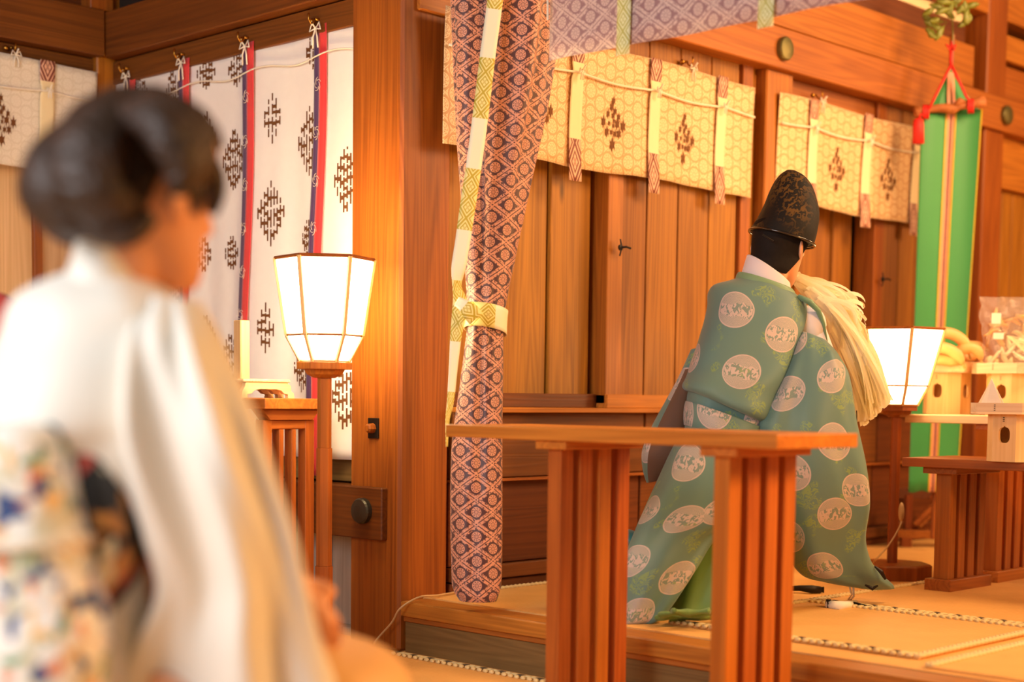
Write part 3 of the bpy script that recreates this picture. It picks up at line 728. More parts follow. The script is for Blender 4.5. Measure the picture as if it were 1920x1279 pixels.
# tall small table at the far left
tq = P(497, 752, 4.75)
tx0, ty0 = tq[0], tq[1]
def small_table():
    r = empty('offering_stand', (tx0+.12, ty0+.25, 0), 'tall narrow wooden stand with slatted sides beside the left lantern lamp', 'table')
    zt = .808
    box('tabletop', (tx0, tx0+.235, ty0, ty0+.78, zt-.034, zt), M['tab_y'], r, bevel=.002)
    for yc in (ty0+.05, ty0+.72):
        a, b = tx0-.012+.02, tx0+.225
        m = MB(); m.poly([(tx0+.005, zt-.034), (tx0+.232, zt-.034), (tx0+.205, zt-.068), (tx0+.035, zt-.068)], lambda p: (p[0], yc-.03, p[1]), lambda p: (p[0], yc+.03, p[1]))
        f = m.build('leg_frame', M['tab_x'], r, bevel=.001)
        box('crosspiece', (tx0+.045, tx0+.2, yc-.018, yc+.018, zt-.098, zt-.068), M['tab_x'], f)
        for xx, w in ((tx0+.014, .036), (tx0+.078, .018), (tx0+.127, .018), (tx0+.182, .036)):
            box('slat', (xx, xx+w, yc-.02, yc+.02, .03, zt-.068 if w > .03 else zt-.098), M['tab_z'], f, bevel=.002)
        box('foot', (tx0, tx0+.235, yc-.03, yc+.03, 0, .03), M['tab_x'], f)
small_table()
# scalloped wooden rest with upright block on that stand
zt = .808
r = empty('block_rest', (tx0+.07, ty0+.18, zt), 'pale wooden rest with scalloped feet and an upright block, on the tall left stand', 'stand')
out = [(-.0, 0), (-.0, .012), (.02, .014), (.034, .024), (.06, .028), (.14, .028), (.165, .024), (.18, .014), (.2, .012), (.2, 0), (.232, 0), (.228, .016), (.216, .022), (.214, .040), (.2, .046), (.196, .052), (.0, .052), (-.01, .046), (-.012, .036), (-.024, .022), (-.03, .0)]
for yy in (ty0+.10, ty0+.155, ty0+.21):
    MB().poly(out, lambda p: (tx0+.0+p[0]*.8, yy-.009, zt+p[1]), lambda p: (tx0+.0+p[0]*.8, yy+.009, zt+p[1])).build('scalloped_foot', M['hinoki_x'], r, bevel=.001)
box('rest_top', (tx0-.02, tx0+.165, ty0+.085, ty0+.225, zt+.050, zt+.060), M['hinoki_y'], r)
bq = P(454, 715, 4.86)
box('upright_block', (bq[0]-.018, bq[0]+.018, bq[1]-.018, bq[1]+.022, zt+.058, zt+.245), M['hinoki_z'], r)
# ------------------------------------------------------------------ tray stands
def tray_stand(cx, cy, zb, w, h, rim_w, rim_h, label, mat='hinoki_z', matt='hinoki_y', dots=True, dip=False):
    """octagonal drum with pierced sides under a flat tray with chamfered corners"""
    r = empty('tray_stand', (cx, cy, zb), label, 'tray stand', 'white wood tray stands on the altar tables')
    ch = w*.24
    def octo(hw, c): return [(cx-hw, cy-hw+c), (cx-hw+c, cy-hw), (cx+hw-c, cy-hw), (cx+hw, cy-hw+c), (cx+hw, cy+hw-c), (cx+hw-c, cy+hw), (cx-hw+c, cy+hw), (cx-hw, cy+hw-c)]
    O = octo(w/2, ch); I = octo(w/2-.007, ch-.002)
    z0, z1 = zb, zb+h
    holes = (7, 1, 3)    # sides with an opening: -x, -y, +x
    for k in range(8):
        a, b = np.array(O[k]), np.array(O[(k+1) % 8]); ai, bi = np.array(I[k]), np.array(I[(k+1) % 8]); m = MB()
        L = np.linalg.norm(b-a)
        def pt(base, u, z, a=a, b=b, ai=ai, bi=bi): p = (a+(b-a)*u) if base else (ai+(bi-ai)*u); return (p[0], p[1], z)
        if k in holes:
            R0 = min(.031, L*.30, h*.24); cz = zb+h*.56; n = 24; hole = []
            for q in range(n):
                t = 2*pi*q/n; rr = R0*(1 - .06*cos(4*t)) ; zz = rr*sin(t)*1.12
                if abs(t-pi/2) < .01: zz += R0*.22
                hole.append((.5+rr*cos(t)*.86/L, cz+zz))
            outer = []
            for q in range(n):
                t = 2*pi*q/n; c_, s_ = cos(t), sin(t); sc_ = 1/max(abs(c_), abs(s_)); outer.append((.5+.5*c_*sc_, (z0+z1)/2+(z1-z0)/2*s_*sc_))
            kk = len(m.v)
            for lst, base in ((outer, 1), (hole, 1), (hole, 0), (outer, 0)):
                for u, z in lst: m.v.append(pt(base, u, z))
            for s_ in range(4):
                for q in range(n):
                    q2 = (q+1) % n; x1_ = ((s_+1) % 4)*n
                    m.quad([kk+s_*n+q, kk+s_*n+q2, kk+x1_+q2, kk+x1_+q])
        else:
            kk = 0
            for base in (1, 0):
                for u, z in ((0, z0), (1, z0), (1, z1), (0, z1)): m.v.append(pt(base, u, z))
            for q in ((0,1,2,3),(7,6,5,4),(0,4,5,1),(1,5,6,2),(2,6,7,3),(3,7,4,0)): m.quad(q)
        m.build('side_panel', M[mat], r)
    T = octo(rim_w/2, rim_w*.17); Ti = octo(rim_w/2-.008, rim_w*.17-.003)
    m = MB(); m.rings([[(x, y, z1) for x, y in T], [(x, y, z1+.006) for x, y in T]]); m.build('tray_bottom', M[matt], r)
    m = MB(); zt_ = z1+rim_h
    m.rings([[(x, y, z1+.006) for x, y in T], [(x, y, zt_) for x, y in T], [(x, y, zt_) for x, y in Ti], [(x, y, z1+.006) for x, y in Ti], [(x, y, z1+.006) for x, y in T]], caps=False)
    rim = m.build('tray_rim', M[matt], r)
    if dots:
        m = MB()
        for q in range(4): m.box(cx-rim_w/2-.0012, cx-rim_w/2+.001, cy+.012, cy+.017, zt_-.008-q*.006, zt_-.0055-q*.006)
        for q in range(3): m.box(cx-w/2-.0012, cx-w/2+.001, cy+.0, cy+.006, z1-.012-q*.006, z1-.0095-q*.006)
        m.build('stitching', M['iron'], rim)['kind'] = 'stuff'
    return zt_
a1 = ON(1864, 866, 2, .63); S1 = (a1[0]+.10, a1[1]-.02)
zA = tray_stand(S1[0], S1[1], .63, .155, .155, .24, .036, 'brown-shaded tray stand nearest the camera, on the low dark table', 'hinoki_z')
c2 = P(1776, 730, 6.04); c3 = P(1895, 732, 5.90)
zB = tray_stand(c2[0], c2[1], .775, .16, .162, .215, .042, 'pale tray stand holding the bananas, right of the lit lamp')
zC = tray_stand(c3[0], c3[1], .775, .16, .158, .245, .040, 'pale tray stand holding the cellophane bag at the right edge')
# folded paper on the near tray
pz = S1
m = MB(); q = np.array([S1[0]-.065, S1[1]+.045, zA-.03])
for sg in (-1, 1):
    k = len(m.v); m.v += [tuple(q+np.array([-.004*sg, .055, 0])), tuple(q+np.array([.012*sg, -.045, 0])), tuple(q+np.array([0, .012, .110])), tuple(q+np.array([.01*sg, .050, .03]))]
    m.quad([k, k+1, k+2]); m.quad([k, k+2, k+3])
k = len(m.v)
m.build('folded_paper', M['cord'], None, solid=.0012, label='white folded paper peak standing on the nearest tray', cat='paper')
# bananas
M['banana'] = plain('ripe_banana_skin', (238, 180, 110), .45, vary=.05, scale=8)
M['stem'] = plain('banana_stem', (190, 150, 80), .6)
zt_ = zB-.032
def banana(p0, bend, lean, L=.17, r=.021, side=1, label=None):
    """p0 lower end; curve along right/level direction"""
    pts = []; n = 12
    for i in range(n+1):
        t = i/n; a = lerp(lean[0], lean[1], t); pts.append((a, t))
    q = np.array(p0, float); out_ = [q]
    for i in range(n):
        a = lerp(lean[0], lean[1], (i+.5)/n); q = q + (RH*cos(a) + np.array([0, 0, 1])*sin(a))*L/n + FH*bend/n; out_.append(q)
    m = MB(); m.tube(out_, [r*(.35+.65*min(1, min(i/2.2, (n-i)/2.6)*.9+.1)) for i in range(n+1)], 7)
    b = m.build('banana', M['banana'], None, smooth=True, label=label, cat='banana', group='bananas piled on the tray stand')
    e = MB(); dd = out_[-1]-out_[-2]; dd /= np.linalg.norm(dd); e.tube([out_[-1]-dd*.004, out_[-1]+dd*.022], .0055, 6); ORG[b.name] = tuple(b.location); e.build('stem', M['stem'], b)
BD = 5.95
for k, (px, py, d, lean, L, lab) in enumerate([
    (1741, 632, BD-.05, (.6, -1.35), .20, 'topmost banana arching over the pile'),
    (1738, 656, BD-.10, (.45, -1.15), .165, 'banana just under the arching top one, stem down'),
    (1736, 676, BD-.07, (.2, -.35), .13, 'banana lying lowest at the left of the pile'),
    (1793, 672, BD-.05, (1.45, -1.5), .14, 'banana bent in the middle of the pile'),
    (1798, 652, BD+.05, (.3, -.35), .11, 'banana behind the others pointing at the cellophane bag'),
    (1800, 676, BD+.02, (.5, .1), .08, 'short stub of banana beside the cellophane bag')]):
    banana(P(px, py, d), .0 if k < 4 else .03, lean, L, .0225, label=lab)
# cellophane bag with dried food
bz = zC-.034
bagc = P(1890, 612, 5.95)
bag = empty('cellophane_bag', (bagc[0], bagc[1], bz), 'clear crinkled cellophane bag of dried food with a cream tag, at the right edge', 'bag')
mm, nt, b = new_mat('cellophane', .05); b.inputs['Base Color'].default_value = (1, .97, .92, 1); b.inputs['Alpha'].default_value = .13; b.inputs['Specular IOR Level'].default_value = 1.0; b.inputs['Coat Weight'].default_value = 1
tn = nt.nodes.new('ShaderNodeTexCoord'); bump(nt, b, noise(nt, tn.outputs['Object'], 26, 3, .8), .9, .01); M['cello'] = mm
rd = random.Random(5)
def bagpt(u, v):
    hw = .105*(1-.14*exp(-((v-.45)/.14)**2)+.04*v); th = 2*pi*u
    dp = .055*(1-v)**.5+.003; n = .006*sin(9*th+7*v*3)+.005*sin(23*v+4*th)
    z = bz+.292*v
    return np.array([bagc[0], bagc[1], z]) + RH*(hw*cos(th)+n) + FH*(dp*sin(th)+n)
m = MB(); m.grid(48, 30, lambda u, v: bagpt(u, v)); m.build('clear_wrap', M['cello'], bag, smooth=False)
M['dried'] = plain('dried_food', (226, 170, 100), .6, vary=.2, scale=30); M['dried2'] = plain('pale_dried_food', (250, 228, 176), .6, vary=.1, scale=40)
for k in range(26):
    c = np.array([bagc[0], bagc[1], bz]) + RH*rd.uniform(-.07, .07) + FH*rd.uniform(-.025, .025); c[2] = bz+.02+.22*rd.random()
    a = rd.uniform(0, 3); m = MB()
    pts = [c + (RH*cos(a)+np.array([0,0,1])*sin(a))*(t-.5)*rd.uniform(.05, .08) + np.array([0,0,1])*.012*sin(t*4+k) for t in (0, .25, .5, .75, 1)]
    m.tube(pts, [.006, .013, .015, .012, .005], 7, flat=.5); m.build('dried_piece', M['dried'] if c[2] > bz+.12 else M['dried2'], bag, smooth=True)
m = MB(); t0 = P(1868, 597, 5.86); m.obox(t0, RH, FH, (0, 0, 1), .018, .001, .020); m.build('tag', M['cord'], bag)
m = MB(); t0 = P(1872, 630, 5.86); m.obox(t0, RH, FH, (0, 0, 1), .020, .001, .012); m.build('tag', M['cord'], bag)
for k in range(9): 
    m = MB(); m.tube([P(1888, 630, 5.86), P(1900+k*2, 632+k*3, 5.85), P(1925+k*3, 636+k*7, 5.85)], .0016, 5); m.build('straw_tie', M['dried2'], bag)
# ------------------------------------------------------------------ green banner
BG = 6.62
bn = empty('hanging_banner', tuple(P(1735, 925, BG)*np.array([1, 1, 0])+np.array([0, 0, ZS])), 'tall green silk banner hung from a driftwood bar on a pole', 'banner')
MB().tube([P(1786, 66, BG+.06), P(1752, 925, BG+.06), P(1749, 1010, BG+.06)], .011, 8).build('pole', M['red_z'], bn)
def panel(name, xl, xr, mat, dd=0):
    m = MB()
    def f(u, v):
        y = lerp(205, 922, v); sh = -38*v - 0
        a, b = xl, xr; x = lerp(lerp(a, b, u), 1785+(lerp(a, b, u)-1785)*.80, v)+sh*.95
        return P(x, y+2*sin(u*7)*v, BG - .012*sin((x-1700)*.045)-.01*sin(v*3+x*.03)+dd)
    m.grid(14, 30, f); return m.build(name, mat, bn, smooth=True, solid=.0012)
panel('green_cloth', 1728, 1775, M['green']); panel('green_cloth', 1793, 1842, M['green'])
panel('yellow_edging', 1773.5, 1776, M['yellow_edge'], -.003); panel('yellow_edging', 1791.5, 1794, M['yellow_edge'], -.003); panel('yellow_edging', 1839.5, 1842.5, M['yellow_edge'], -.002)
panel('salmon_strip', 1775.5, 1782.5, M['pink'], .003); panel('salmon_strip', 1785.5, 1792.5, M['pink'], .003)
panel('dark_strip', 1782, 1786, M['purple'], .008)
m = MB(); tp = P(1783, 128, BG+.01)
for (a, b_, mt, dd) in ((1736, 1777, 'green', .012), (1790, 1826, 'green', .012), (1800, 1843, 'green', .035)):
    mm_ = MB(); mm_.v += [tuple(tp+FH*dd), tuple(P(a, 208, BG)+FH*dd), tuple(P((a+b_)/2, 210, BG-.01)+FH*dd), tuple(P(b_, 208, BG)+FH*dd)]; mm_.quad([0, 1, 2]); mm_.quad([0, 2, 3]); mm_.build('green_cloth', M[mt], bn, solid=.0012)
for a, b_ in ((1775.5, 1782), (1787, 1793)):
    mm_ = MB(); mm_.v += [tuple(P((a+1784)/2-3, 136, BG)), tuple(P((b_+1784)/2, 136, BG)), tuple(P(b_, 208, BG)), tuple(P(a, 208, BG))]; mm_.quad([0, 1, 2, 3]); mm_.build('salmon_strip', M['pink'], bn, solid=.0012)
dw = [P(x, y, BG-.03) for x, y in ((1716, 212), (1728, 209), (1742, 205), (1760, 203), (1775, 203), (1787, 205), (1800, 199), (1815, 198), (1830, 194), (1846, 190))]
M['drift'] = wood('x', (150, 82, 52), (204, 126, 86), .6, knots=False)
m = MB(); m.tube(dw, [.026, .020, .016, .018, .021, .024, .016, .015, .021, .024], 9); m.tube([P(1790, 200, BG-.04), P(1800, 190, BG-.04), P(1812, 192, BG-.035)], [.012, .018, .008], 7)
m.build('driftwood_bar', M['drift'], bn, smooth=True)
for pts, rr in (([(1783, 92), (1783, 124)], .008), ([(1783, 122), (1768, 152), (1752, 184), (1742, 204)], .0062), ([(1784, 122), (1797, 150), (1812, 182), (1822, 194)], .0062)):
    MB().tube([P(x, y, BG-.05) for x, y in pts], rr, 7).build('red_cord', M['redcord'], bn, smooth=True)
for (x, y) in ((1736, 210), (1820, 199)):
    m = MB()
    for k in range(4):
        m.tube([P(x+(k-1.5)*3+(8-abs(t))*0, y+t, BG-.03-.028*cos((t)/14*1.5)) for t in (-13, -8, 0, 8, 13)], .004, 6)
    m.build('red_cord', M['redcord'], bn, smooth=True)
m = MB()
for k in range(4):
    a = k*1.6; m.tube([P(1783, 88, BG-.05), P(1783+9*cos(a), 84-6*abs(sin(a)), BG-.055), P(1785+5*cos(a+.5), 94, BG-.06), P(1783, 90, BG-.05)], .004, 6)
m.build('red_knot', M['redcord'], bn, smooth=True)
m = MB(); m.rings([[P(1722, 222+47*t, BG-.04)+RH*.024*k_*cos(2*pi*i/12)+FH*.018*k_*sin(2*pi*i/12) for i in range(12)] for t, k_ in ((0, .45), (.08, .9), (.3, 1), (1, 1.05))]); m.tube([P(1728, 212, BG-.05), P(1722, 224, BG-.04)], .005)
m.build('red_tassel', M['redcord'], bn, smooth=True)
# evergreen sprig on the pole top
sp = empty('evergreen_sprig', tuple(P(1787, 70, BG+.06)), 'small leafy evergreen sprig fixed to the top of the banner pole', 'plant')
ls = [(1741,22,30),(1757,13,-18),(1768,20,20),(1783,14,80),(1791,6,-75),(1800,18,60),(1808,12,85),(1822,10,10),(1812,28,75),(1808,42,40),(1743,45,-25),(1752,38,20),(1745,60,-35),(1757,52,-30),(1762,62,60),(1780,26,-40),(1740,35,-20),(1748,66,-30),(1816,36,70),(1795,2,30),(1771,4,-10)]
st = MB(); st.tube([P(1787, 75, BG+.05), P(1786, 40, BG+.04), P(1782, 0, BG+.03), P(1780, -30, BG+.03)], .003, 5); st.build('stem', M['leaf'], sp)
for k, (x, y, an) in enumerate(ls):
    a = radians(an); m = MB(); c = P(x, y, BG+.04*sin(k*2.1)); du = RH*cos(a)+np.array([0, 0, -1])*sin(a)*-1; up_ = np.cross(FH, du); L_ = .030+.007*sin(k)
    n = 6; Rr = []
    for i in range(n+1):
        t = i/n; w_ = .0135*sin(pi*min(1, t*.92+.06))**.8
        cc = c + du*(t-.5)*L_*2; Rr.append([cc-up_*w_+FH*.006*sin(k+i), cc+FH*(-.004), cc+up_*w_+FH*.006*cos(k+i)])
    m.rings(Rr, False, False); m.build('leaf', M['leaf'], sp, smooth=True, solid=.001)
    MB().tube([c-du*L_, P(1784+(x-1784)*.35, min(40, y+15), BG+.035)], .0012, 4).build('twig', M['leaf'], sp)
# ------------------------------------------------------------------ low rack against the wall
rk = empty('low_rack', (6.1, 3.3, ZS), 'low wooden rack with crossed braces behind the green banner', 'rack')
rd_ = 6.9
def bar(pts, w, h, mat='red_x', name='bar'):
    a, b_ = P(*pts[0]), P(*pts[1]); d = (b_-a); L_ = np.linalg.norm(d); d /= L_; s = np.cross(d, FH); s /= np.linalg.norm(s)
    MB().obox((a+b_)/2, d, np.cross(s, d), s, L_/2, w/2, h/2).build(name, M[mat], rk, bevel=.002)
bar([(1678, 1000, rd_), (1906, 1008, rd_)], .05, .035, name='lower_rail'); bar([(1680, 986, rd_+.08), (1900, 994, rd_+.08)], .03, .03, name='lower_rail')
bar([(1650, 925, rd_+.2), (1905, 925, rd_+.2)], .03, .05, 'dark_x', name='upper_rail')
bar([(1746, 930, rd_), (1790, 985, rd_)], .02, .022, name='brace'); bar([(1756, 926, rd_+.03), (1800, 982, rd_+.03)], .02, .022, name='brace'); bar([(1714, 984, rd_), (1768, 930, rd_)], .02, .022, name='brace'); bar([(1722, 988, rd_+.03), (1776, 934, rd_+.03)], .02, .022, name='brace')
for x in (1698, 1892): bar([(x, 1008, rd_), (x-1, 1033, rd_)], .05, .045, 'red_z', 'foot')
for x in (1704, 1888): bar([(x, 928, rd_+.02), (x-2, 1000, rd_+.02)], .03, .03, 'red_z', 'upright')
box('cabinet_body', (7.05, 7.6, 3.05, 3.5, ZS+.05, .62), M['dark_x'], None, label='dark cabinet half hidden at the right edge behind the offering tables', cat='cabinet')
# ------------------------------------------------------------------ cables and floor things
M['cable'] = plain('tan_cable', (196, 160, 112), .5)
def cable(pts, r, label, name='cable'):
    rows = [(i/(len(pts)-1), *p) for i, p in enumerate(pts)]; m = MB(); m.tube([np.array(interp(rows, k/40)) for k in range(41)], r, 6)
    return m.build(name, M['cable'], None, smooth=True, label=label, cat='cable')
cable([ON(690, 1226, 2, .012), (3.19, 3.70, .04), (3.205, 3.645, .10), (3.20, 3.60, .15), (3.26, 3.58, .182), (3.36, 3.60, .178), (3.47, 3.632, .176)], .0035, 'thin tan cable running over the stage edge at the foot of the big post')
c0 = P(1690, 965, 5.58); c1 = P(1688, 985, 5.55); 
cable([c0, c1, P(1668, 1020, 5.5), P(1640, 1052, 5.4), ON(1628, 1068, 2, ZS+.006), ON(1600, 1075, 2, ZS+.006)], .0035, 'tan lamp cable with an inline switch hanging beside the right lamp pole')
# socket with the cable joint
MB().ball(P(1690, 960, 5.56), .011, .011, .035, 10, 8).build('inline_switch', M['cable'], None, smooth=True, label='small oval switch on the lamp cable beside the dark pole', cat='switch')
m = MB(); fp = [ON(1470, 1104, 2, ZS+.016), ON(1500, 1103, 2, ZS+.017), ON(1522, 1105, 2, ZS+.016), ON(1538, 1106, 2, ZS+.012)]
m.tube(fp, [.007, .010, .014, .012], 8)
for k in range(5): m.tube([fp[2], fp[3]+RH*.012+np.array([0, 0, .004*(k-2)])], .003, 5)
m.build('floor_tassel', M['iron'], None, smooth=True, label='dark tassel lying on the mat under the hanging sleeve', cat='tassel')
m = MB(); fp = [ON(1553, 1134, 2, ZS+.016), ON(1572, 1137, 2, ZS+.016), ON(1590, 1135, 2, ZS+.014), ON(1604, 1130, 2, ZS+.010)]
m.tube(fp, [.014, .016, .013, .008], 9)
o = m.build('cord_end', M['cord'], None, smooth=True, label='white cord end with black tip lying on the mat edge', cat='cord')
MB().tube([fp[0]-RH*.006, fp[0]+RH*.008], .017, 9).build('black_tip', M['iron'], o, smooth=True)
MB().tube([ON(1596, 1133, 2, ZS+.012), ON(1625, 1138, 2, ZS+.010), ON(1640, 1139, 2, ZS+.009)], [.011, .006, .002], 6).build('black_tuft', M['iron'], o, smooth=True)
# ------------------------------------------------------------------ people
def cloth_mat(name, rgb, rough=.55, trans=.25, vary=.03, scale=12, base_col=None):
    m = plain(name, rgb, rough, vary=vary, scale=scale, sheen=.2); add_translucent(m, trans); return m
def add_translucent(m, f):
    nt = m.node_tree; b = nt.nodes['Principled BSDF']; out = nt.nodes['Material Output']
    tr = nt.nodes.new('ShaderNodeBsdfTranslucent'); mx = nt.nodes.new('ShaderNodeMixShader'); mx.inputs[0].default_value = f
    l = b.inputs['Base Color'].links
    if l: nt.links.new(l[0].from_socket, tr.inputs[0])
    nt.links.new(b.outputs[0], mx.inputs[1]); nt.links.new(tr.outputs[0], mx.inputs[2]); nt.links.new(mx.outputs[0], out.inputs[0])
def proj_px(p):
    d = np.array(p)-np.array([0, 0, EYE]); z = d@FW
    return PPX+F_PX*(d@RT)/z, PPY-F_PX*(d@UP)/z, z
def loft_rows(rows, n_r=50, n_s=64, fold=None, sub=None):
    """rows: (t, xl, yl, xr, yr, depth, dr) -> ring list"""
    R = []
    for j in range(n_r+1):
        t = rows[0][0]+(rows[-1][0]-rows[0][0])*j/n_r
        xl, yl, xr, yr, d, dr = interp(rows, t)
        a = P(xl, yl, d); b = P(xr, yr, d); c = (a+b)/2; h = (b-a)/2; ring = []
        for i in range(n_s):
            th = 2*pi*i/n_s; ct, st = cos(th), sin(th)
            e = 2/2.4; x = (abs(ct)**e)*(1 if ct > 0 else -1); y = (abs(st)**e)*(1 if st > 0 else -1)
            k = fold(th, t) if fold else 0
            ring.append(c + h*x*(1+ (k*.25)) + FH*(dr*y*(1+k) ))
        R.append(ring)
    return R
def garment(name, rows, mat, parent, fold=None, n_r=50, n_s=64, targets=None, caps=True, solid=0, matf=None, uoff=0):
    R = loft_rows(rows, n_r, n_s, fold)
    per = sum(np.linalg.norm(R[n_r//2][i]-R[n_r//2][(i+1) % n_s]) for i in range(n_s))
    vs = [0]
    for j in range(n_r): vs.append(vs[-1]+np.linalg.norm(np.mean(R[j+1], 0)-np.mean(R[j], 0)))
    # across: cumulative arc length of each ring measured from the middle of the front
    U = []
    for j in range(n_r+1):
        seg = [0]
        for i in range(n_s): seg.append(seg[-1]+np.linalg.norm(R[j][(i+1) % n_s]-R[j][i]))
        mid = seg[(3*n_s)//4]; U.append([s-mid for s in seg])
    if callable(mat):
        cs = []
        for (px, py) in targets:
            best = None
            for j in range(n_r+1):
                for i in range(n_s//2, n_s+1):
                    x, y, z = proj_px(R[j][i % n_s]); q = (x-px)**2+(y-py)**2
                    if best is None or q < best[0]: best = (q, U[j][i], -vs[j])
            if best[0] < 60**2: cs.append((round(best[1], 4), round(best[2], 4)))
        mat = mat(cs)
    m = MB(); n = n_s; b = len(m.v)
    for r in R:
        for p in r: m.v.append(tuple(p))
    for j in range(n_r):
        for i in range(n):
            if matf: m.mi = matf(i/n, j/n_r)
            m.quad([b+j*n+i, b+j*n+(i+1) % n, b+(j+1)*n+(i+1) % n, b+(j+1)*n+i], [(U[j][i], -vs[j]), (U[j][i+1], -vs[j]), (U[j+1][i+1], -vs[j+1]), (U[j+1][i], -vs[j+1])])
    m.mi = 0
    if caps: m.quad([b+i for i in range(n)][::-1]); m.quad([b+n_r*n+i for i in range(n)])
    return m.build(name, mat, parent, smooth=True, solid=solid)
def head_shell(m, c, f, u, size=1.0):
    """head with face; c centre, f facing, u up"""
    f = np.array(f, float); f /= np.linalg.norm(f); u = np.array(u, float); u -= f*(u@f); u /= np.linalg.norm(u); s = np.cross(f, u)
    rows = [(-.118,.020,.080,.030),(-.108,.040,.092,-.0),(-.085,.055,.094,-.040),(-.055,.063,.089,-.068),(-.02,.070,.087,-.086),(.02,.075,.090,-.096),(.05,.076,.089,-.098),(.08,.070,.078,-.090),(.105,.052,.055,-.066),(.121,.022,.024,-.030)]
    R = []; N = 40
    for j in range(31):
        z = -.118+.239*j/30; w, yf, yb = interp(rows, z); ring = []
        for i in range(N):
            th = 2*pi*i/N; x = w*cos(th); y = (yf+yb)/2+(yf-yb)/2*sin(th)
            if sin(th) > 0:
                y += .024*exp(-(x/.012)**2)*exp(-((z+.028)/.016)**2) + .012*exp(-(x/.009)**2)*exp(-((z+.005)/.02)**2)
                for e in (-1, 1): y -= .010*exp(-((x-e*.031)/.014)**2-((z-.004)/.011)**2)
                y += .006*exp(-(x/.022)**2-((z+.066)/.007)**2) + .004*exp(-(x/.02)**2-((z+.078)/.006)**2) - .003*exp(-(x/.025)**2-((z+.072)/.0025)**2)
                y += .006*exp(-(x/.02)**2-((z+.105)/.012)**2)
            ring.append(np.array(c)+(s*x+f*y+u*z)*size)
        R.append(ring)
    m.rings(R)
    for e in (-1, 1):     # ears
        ec = np.array(c)+(s*e*.076-f*.006+u*(-.024))*size
        ax = f*.35*-1+u; ax /= np.linalg.norm(ax); bx = s*e*.5-f*.86; bx /= np.linalg.norm(bx); cx = np.cross(ax, bx)
        rot = np.column_stack([ax, bx, cx]); m.ball(ec, .032*size, .019*size, .009*size, 14, 8, rot)
        m.tube([ec+(ax*.026*cos(t)+bx*(.006+.015*sin(t)))*size for t in np.linspace(-.2, 2.9, 10)], .0045*size, 6)
    return s, f, u
def face_parts(c, s, f, u, par, size=1.0):
    for e in (-1, 1):
        q = np.array(c)+(s*e*.031+f*.076+u*.004)*size; MB().ball(q, .0125*size, n=12, m=8).build('eye', M['cord'], par, smooth=True)
        MB().ball(q+f*.009*size, .006*size, n=10, m=6).build('iris', M['iron'], par, smooth=True)
        MB().tube([np.array(c)+(s*e*x+f*(.083-.25*(x-.03)**1*.4)+u*(.024+z))*size for x, z in ((.014, 0), (.028, .004), (.044, -.001))], .0028*size, 6).build('eyebrow', M['hair'], par, smooth=True)
    MB().tube([np.array(c)+(s*x+f*(.094-.7*abs(x)*.35)+u*(-.071))*size for x in (-.022, -.01, 0, .01, .022)], [.002*size, .004*size, .0045*size, .004*size, .002*size], 6).build('lips', M['lips'], par, smooth=True)
def hand(m, wrist, d, palm_n, size=1.0, curl=.9, side=1):
    """palm and five fingers; d = direction of the hand, palm_n = normal out of the palm"""
    d = np.array(d, float); d /= np.linalg.norm(d); n = np.array(palm_n, float); n -= d*(n@d); n /= np.linalg.norm(n); s = np.cross(d, n)*side
    w = np.array(wrist, float); k = size
    m.rings([[w+d*t*k+(s*cos(q*pi/6)*hw+n*sin(q*pi/6)*hh)*k for q in range(12)] for t, hw, hh in ((-.03,.026,.021),(0,.028,.020),(.03,.038,.017),(.065,.043,.015),(.088,.040,.012))])
    for q, (off, L, r) in enumerate(((-.031,.070,.0080),(-.011,.080,.0085),(.010,.074,.0082),(.030,.058,.0072))):
        p = w+(d*.080+s*off)*k; a = .15; pts = [p-d*.015*k, p]
        for b in range(3):
            a += curl*(.75 if b else .6); p = p+(d*cos(a)+n*sin(a))*L*(.45, .32, .25)[b]*k; pts.append(p)
        m.tube(pts, [r*k*x for x in (1.05, 1.05, 1, .92, .7)], 8)
    p = w+(d*.022-s*.028)*k; v1 = d*.55-s*.62+n*.35; v2 = d*.75+n*.55-s*.1
    m.tube([p, p+v1*.040*k, p+(v1*.040+v2*.032)*k, p+(v1*.040+v2*.052)*k], [.013*k, .011*k, .0095*k, .007*k], 8)
def body_mesh(m, name, parent, vox=.006):
    o = m.build(name, M['skin'], parent, smooth=True)
    q = o.modifiers.new('remesh', 'REMESH'); q.mode = 'VOXEL'; q.voxel_size = vox; q.use_smooth_shade = True
    q = o.modifiers.new('smooth', 'SMOOTH'); q.factor = .5; q.iterations = 3
    return o
def hair_shell(c, s, f, u, size, zl, scale=1.07, n=64, jit=.0, ztop=.123):
    """zl(angle) = hairline height, angle 0 at the right side, 90 at the face"""
    rows = [(-.118,.052,.060,-.078),(-.085,.060,.07,-.082),(-.055,.066,.080,-.082),(-.02,.071,.087,-.092),(.02,.075,.090,-.097),(.05,.076,.089,-.099),(.08,.070,.078,-.090),(.105,.052,.055,-.066),(.123,.012,.014,-.020)]
    m = MB(); R = []
    for j in range(19):
        ring = []
        for i in range(n):
            th = 2*pi*i/n; z0 = zl(th); z = z0+(ztop-z0)*(j/18)
            w, yf, yb = interp(rows, z); k = scale*(1+jit*sin(i*2.7+j*.4)) if j > 0 else 1.0
            ring.append(np.array(c)+(s*w*cos(th)*k+f*((yf+yb)/2+(yf-yb)/2*sin(th)*k)+u*(z*(1.04 if z > 0 else 1)))*size)
        R.append(ring)
    m.rings(R, True, False); k = len(m.v); m.quad([k-n+i for i in range(n)]); return m
A_DIR = np.array([1., 0, 0])
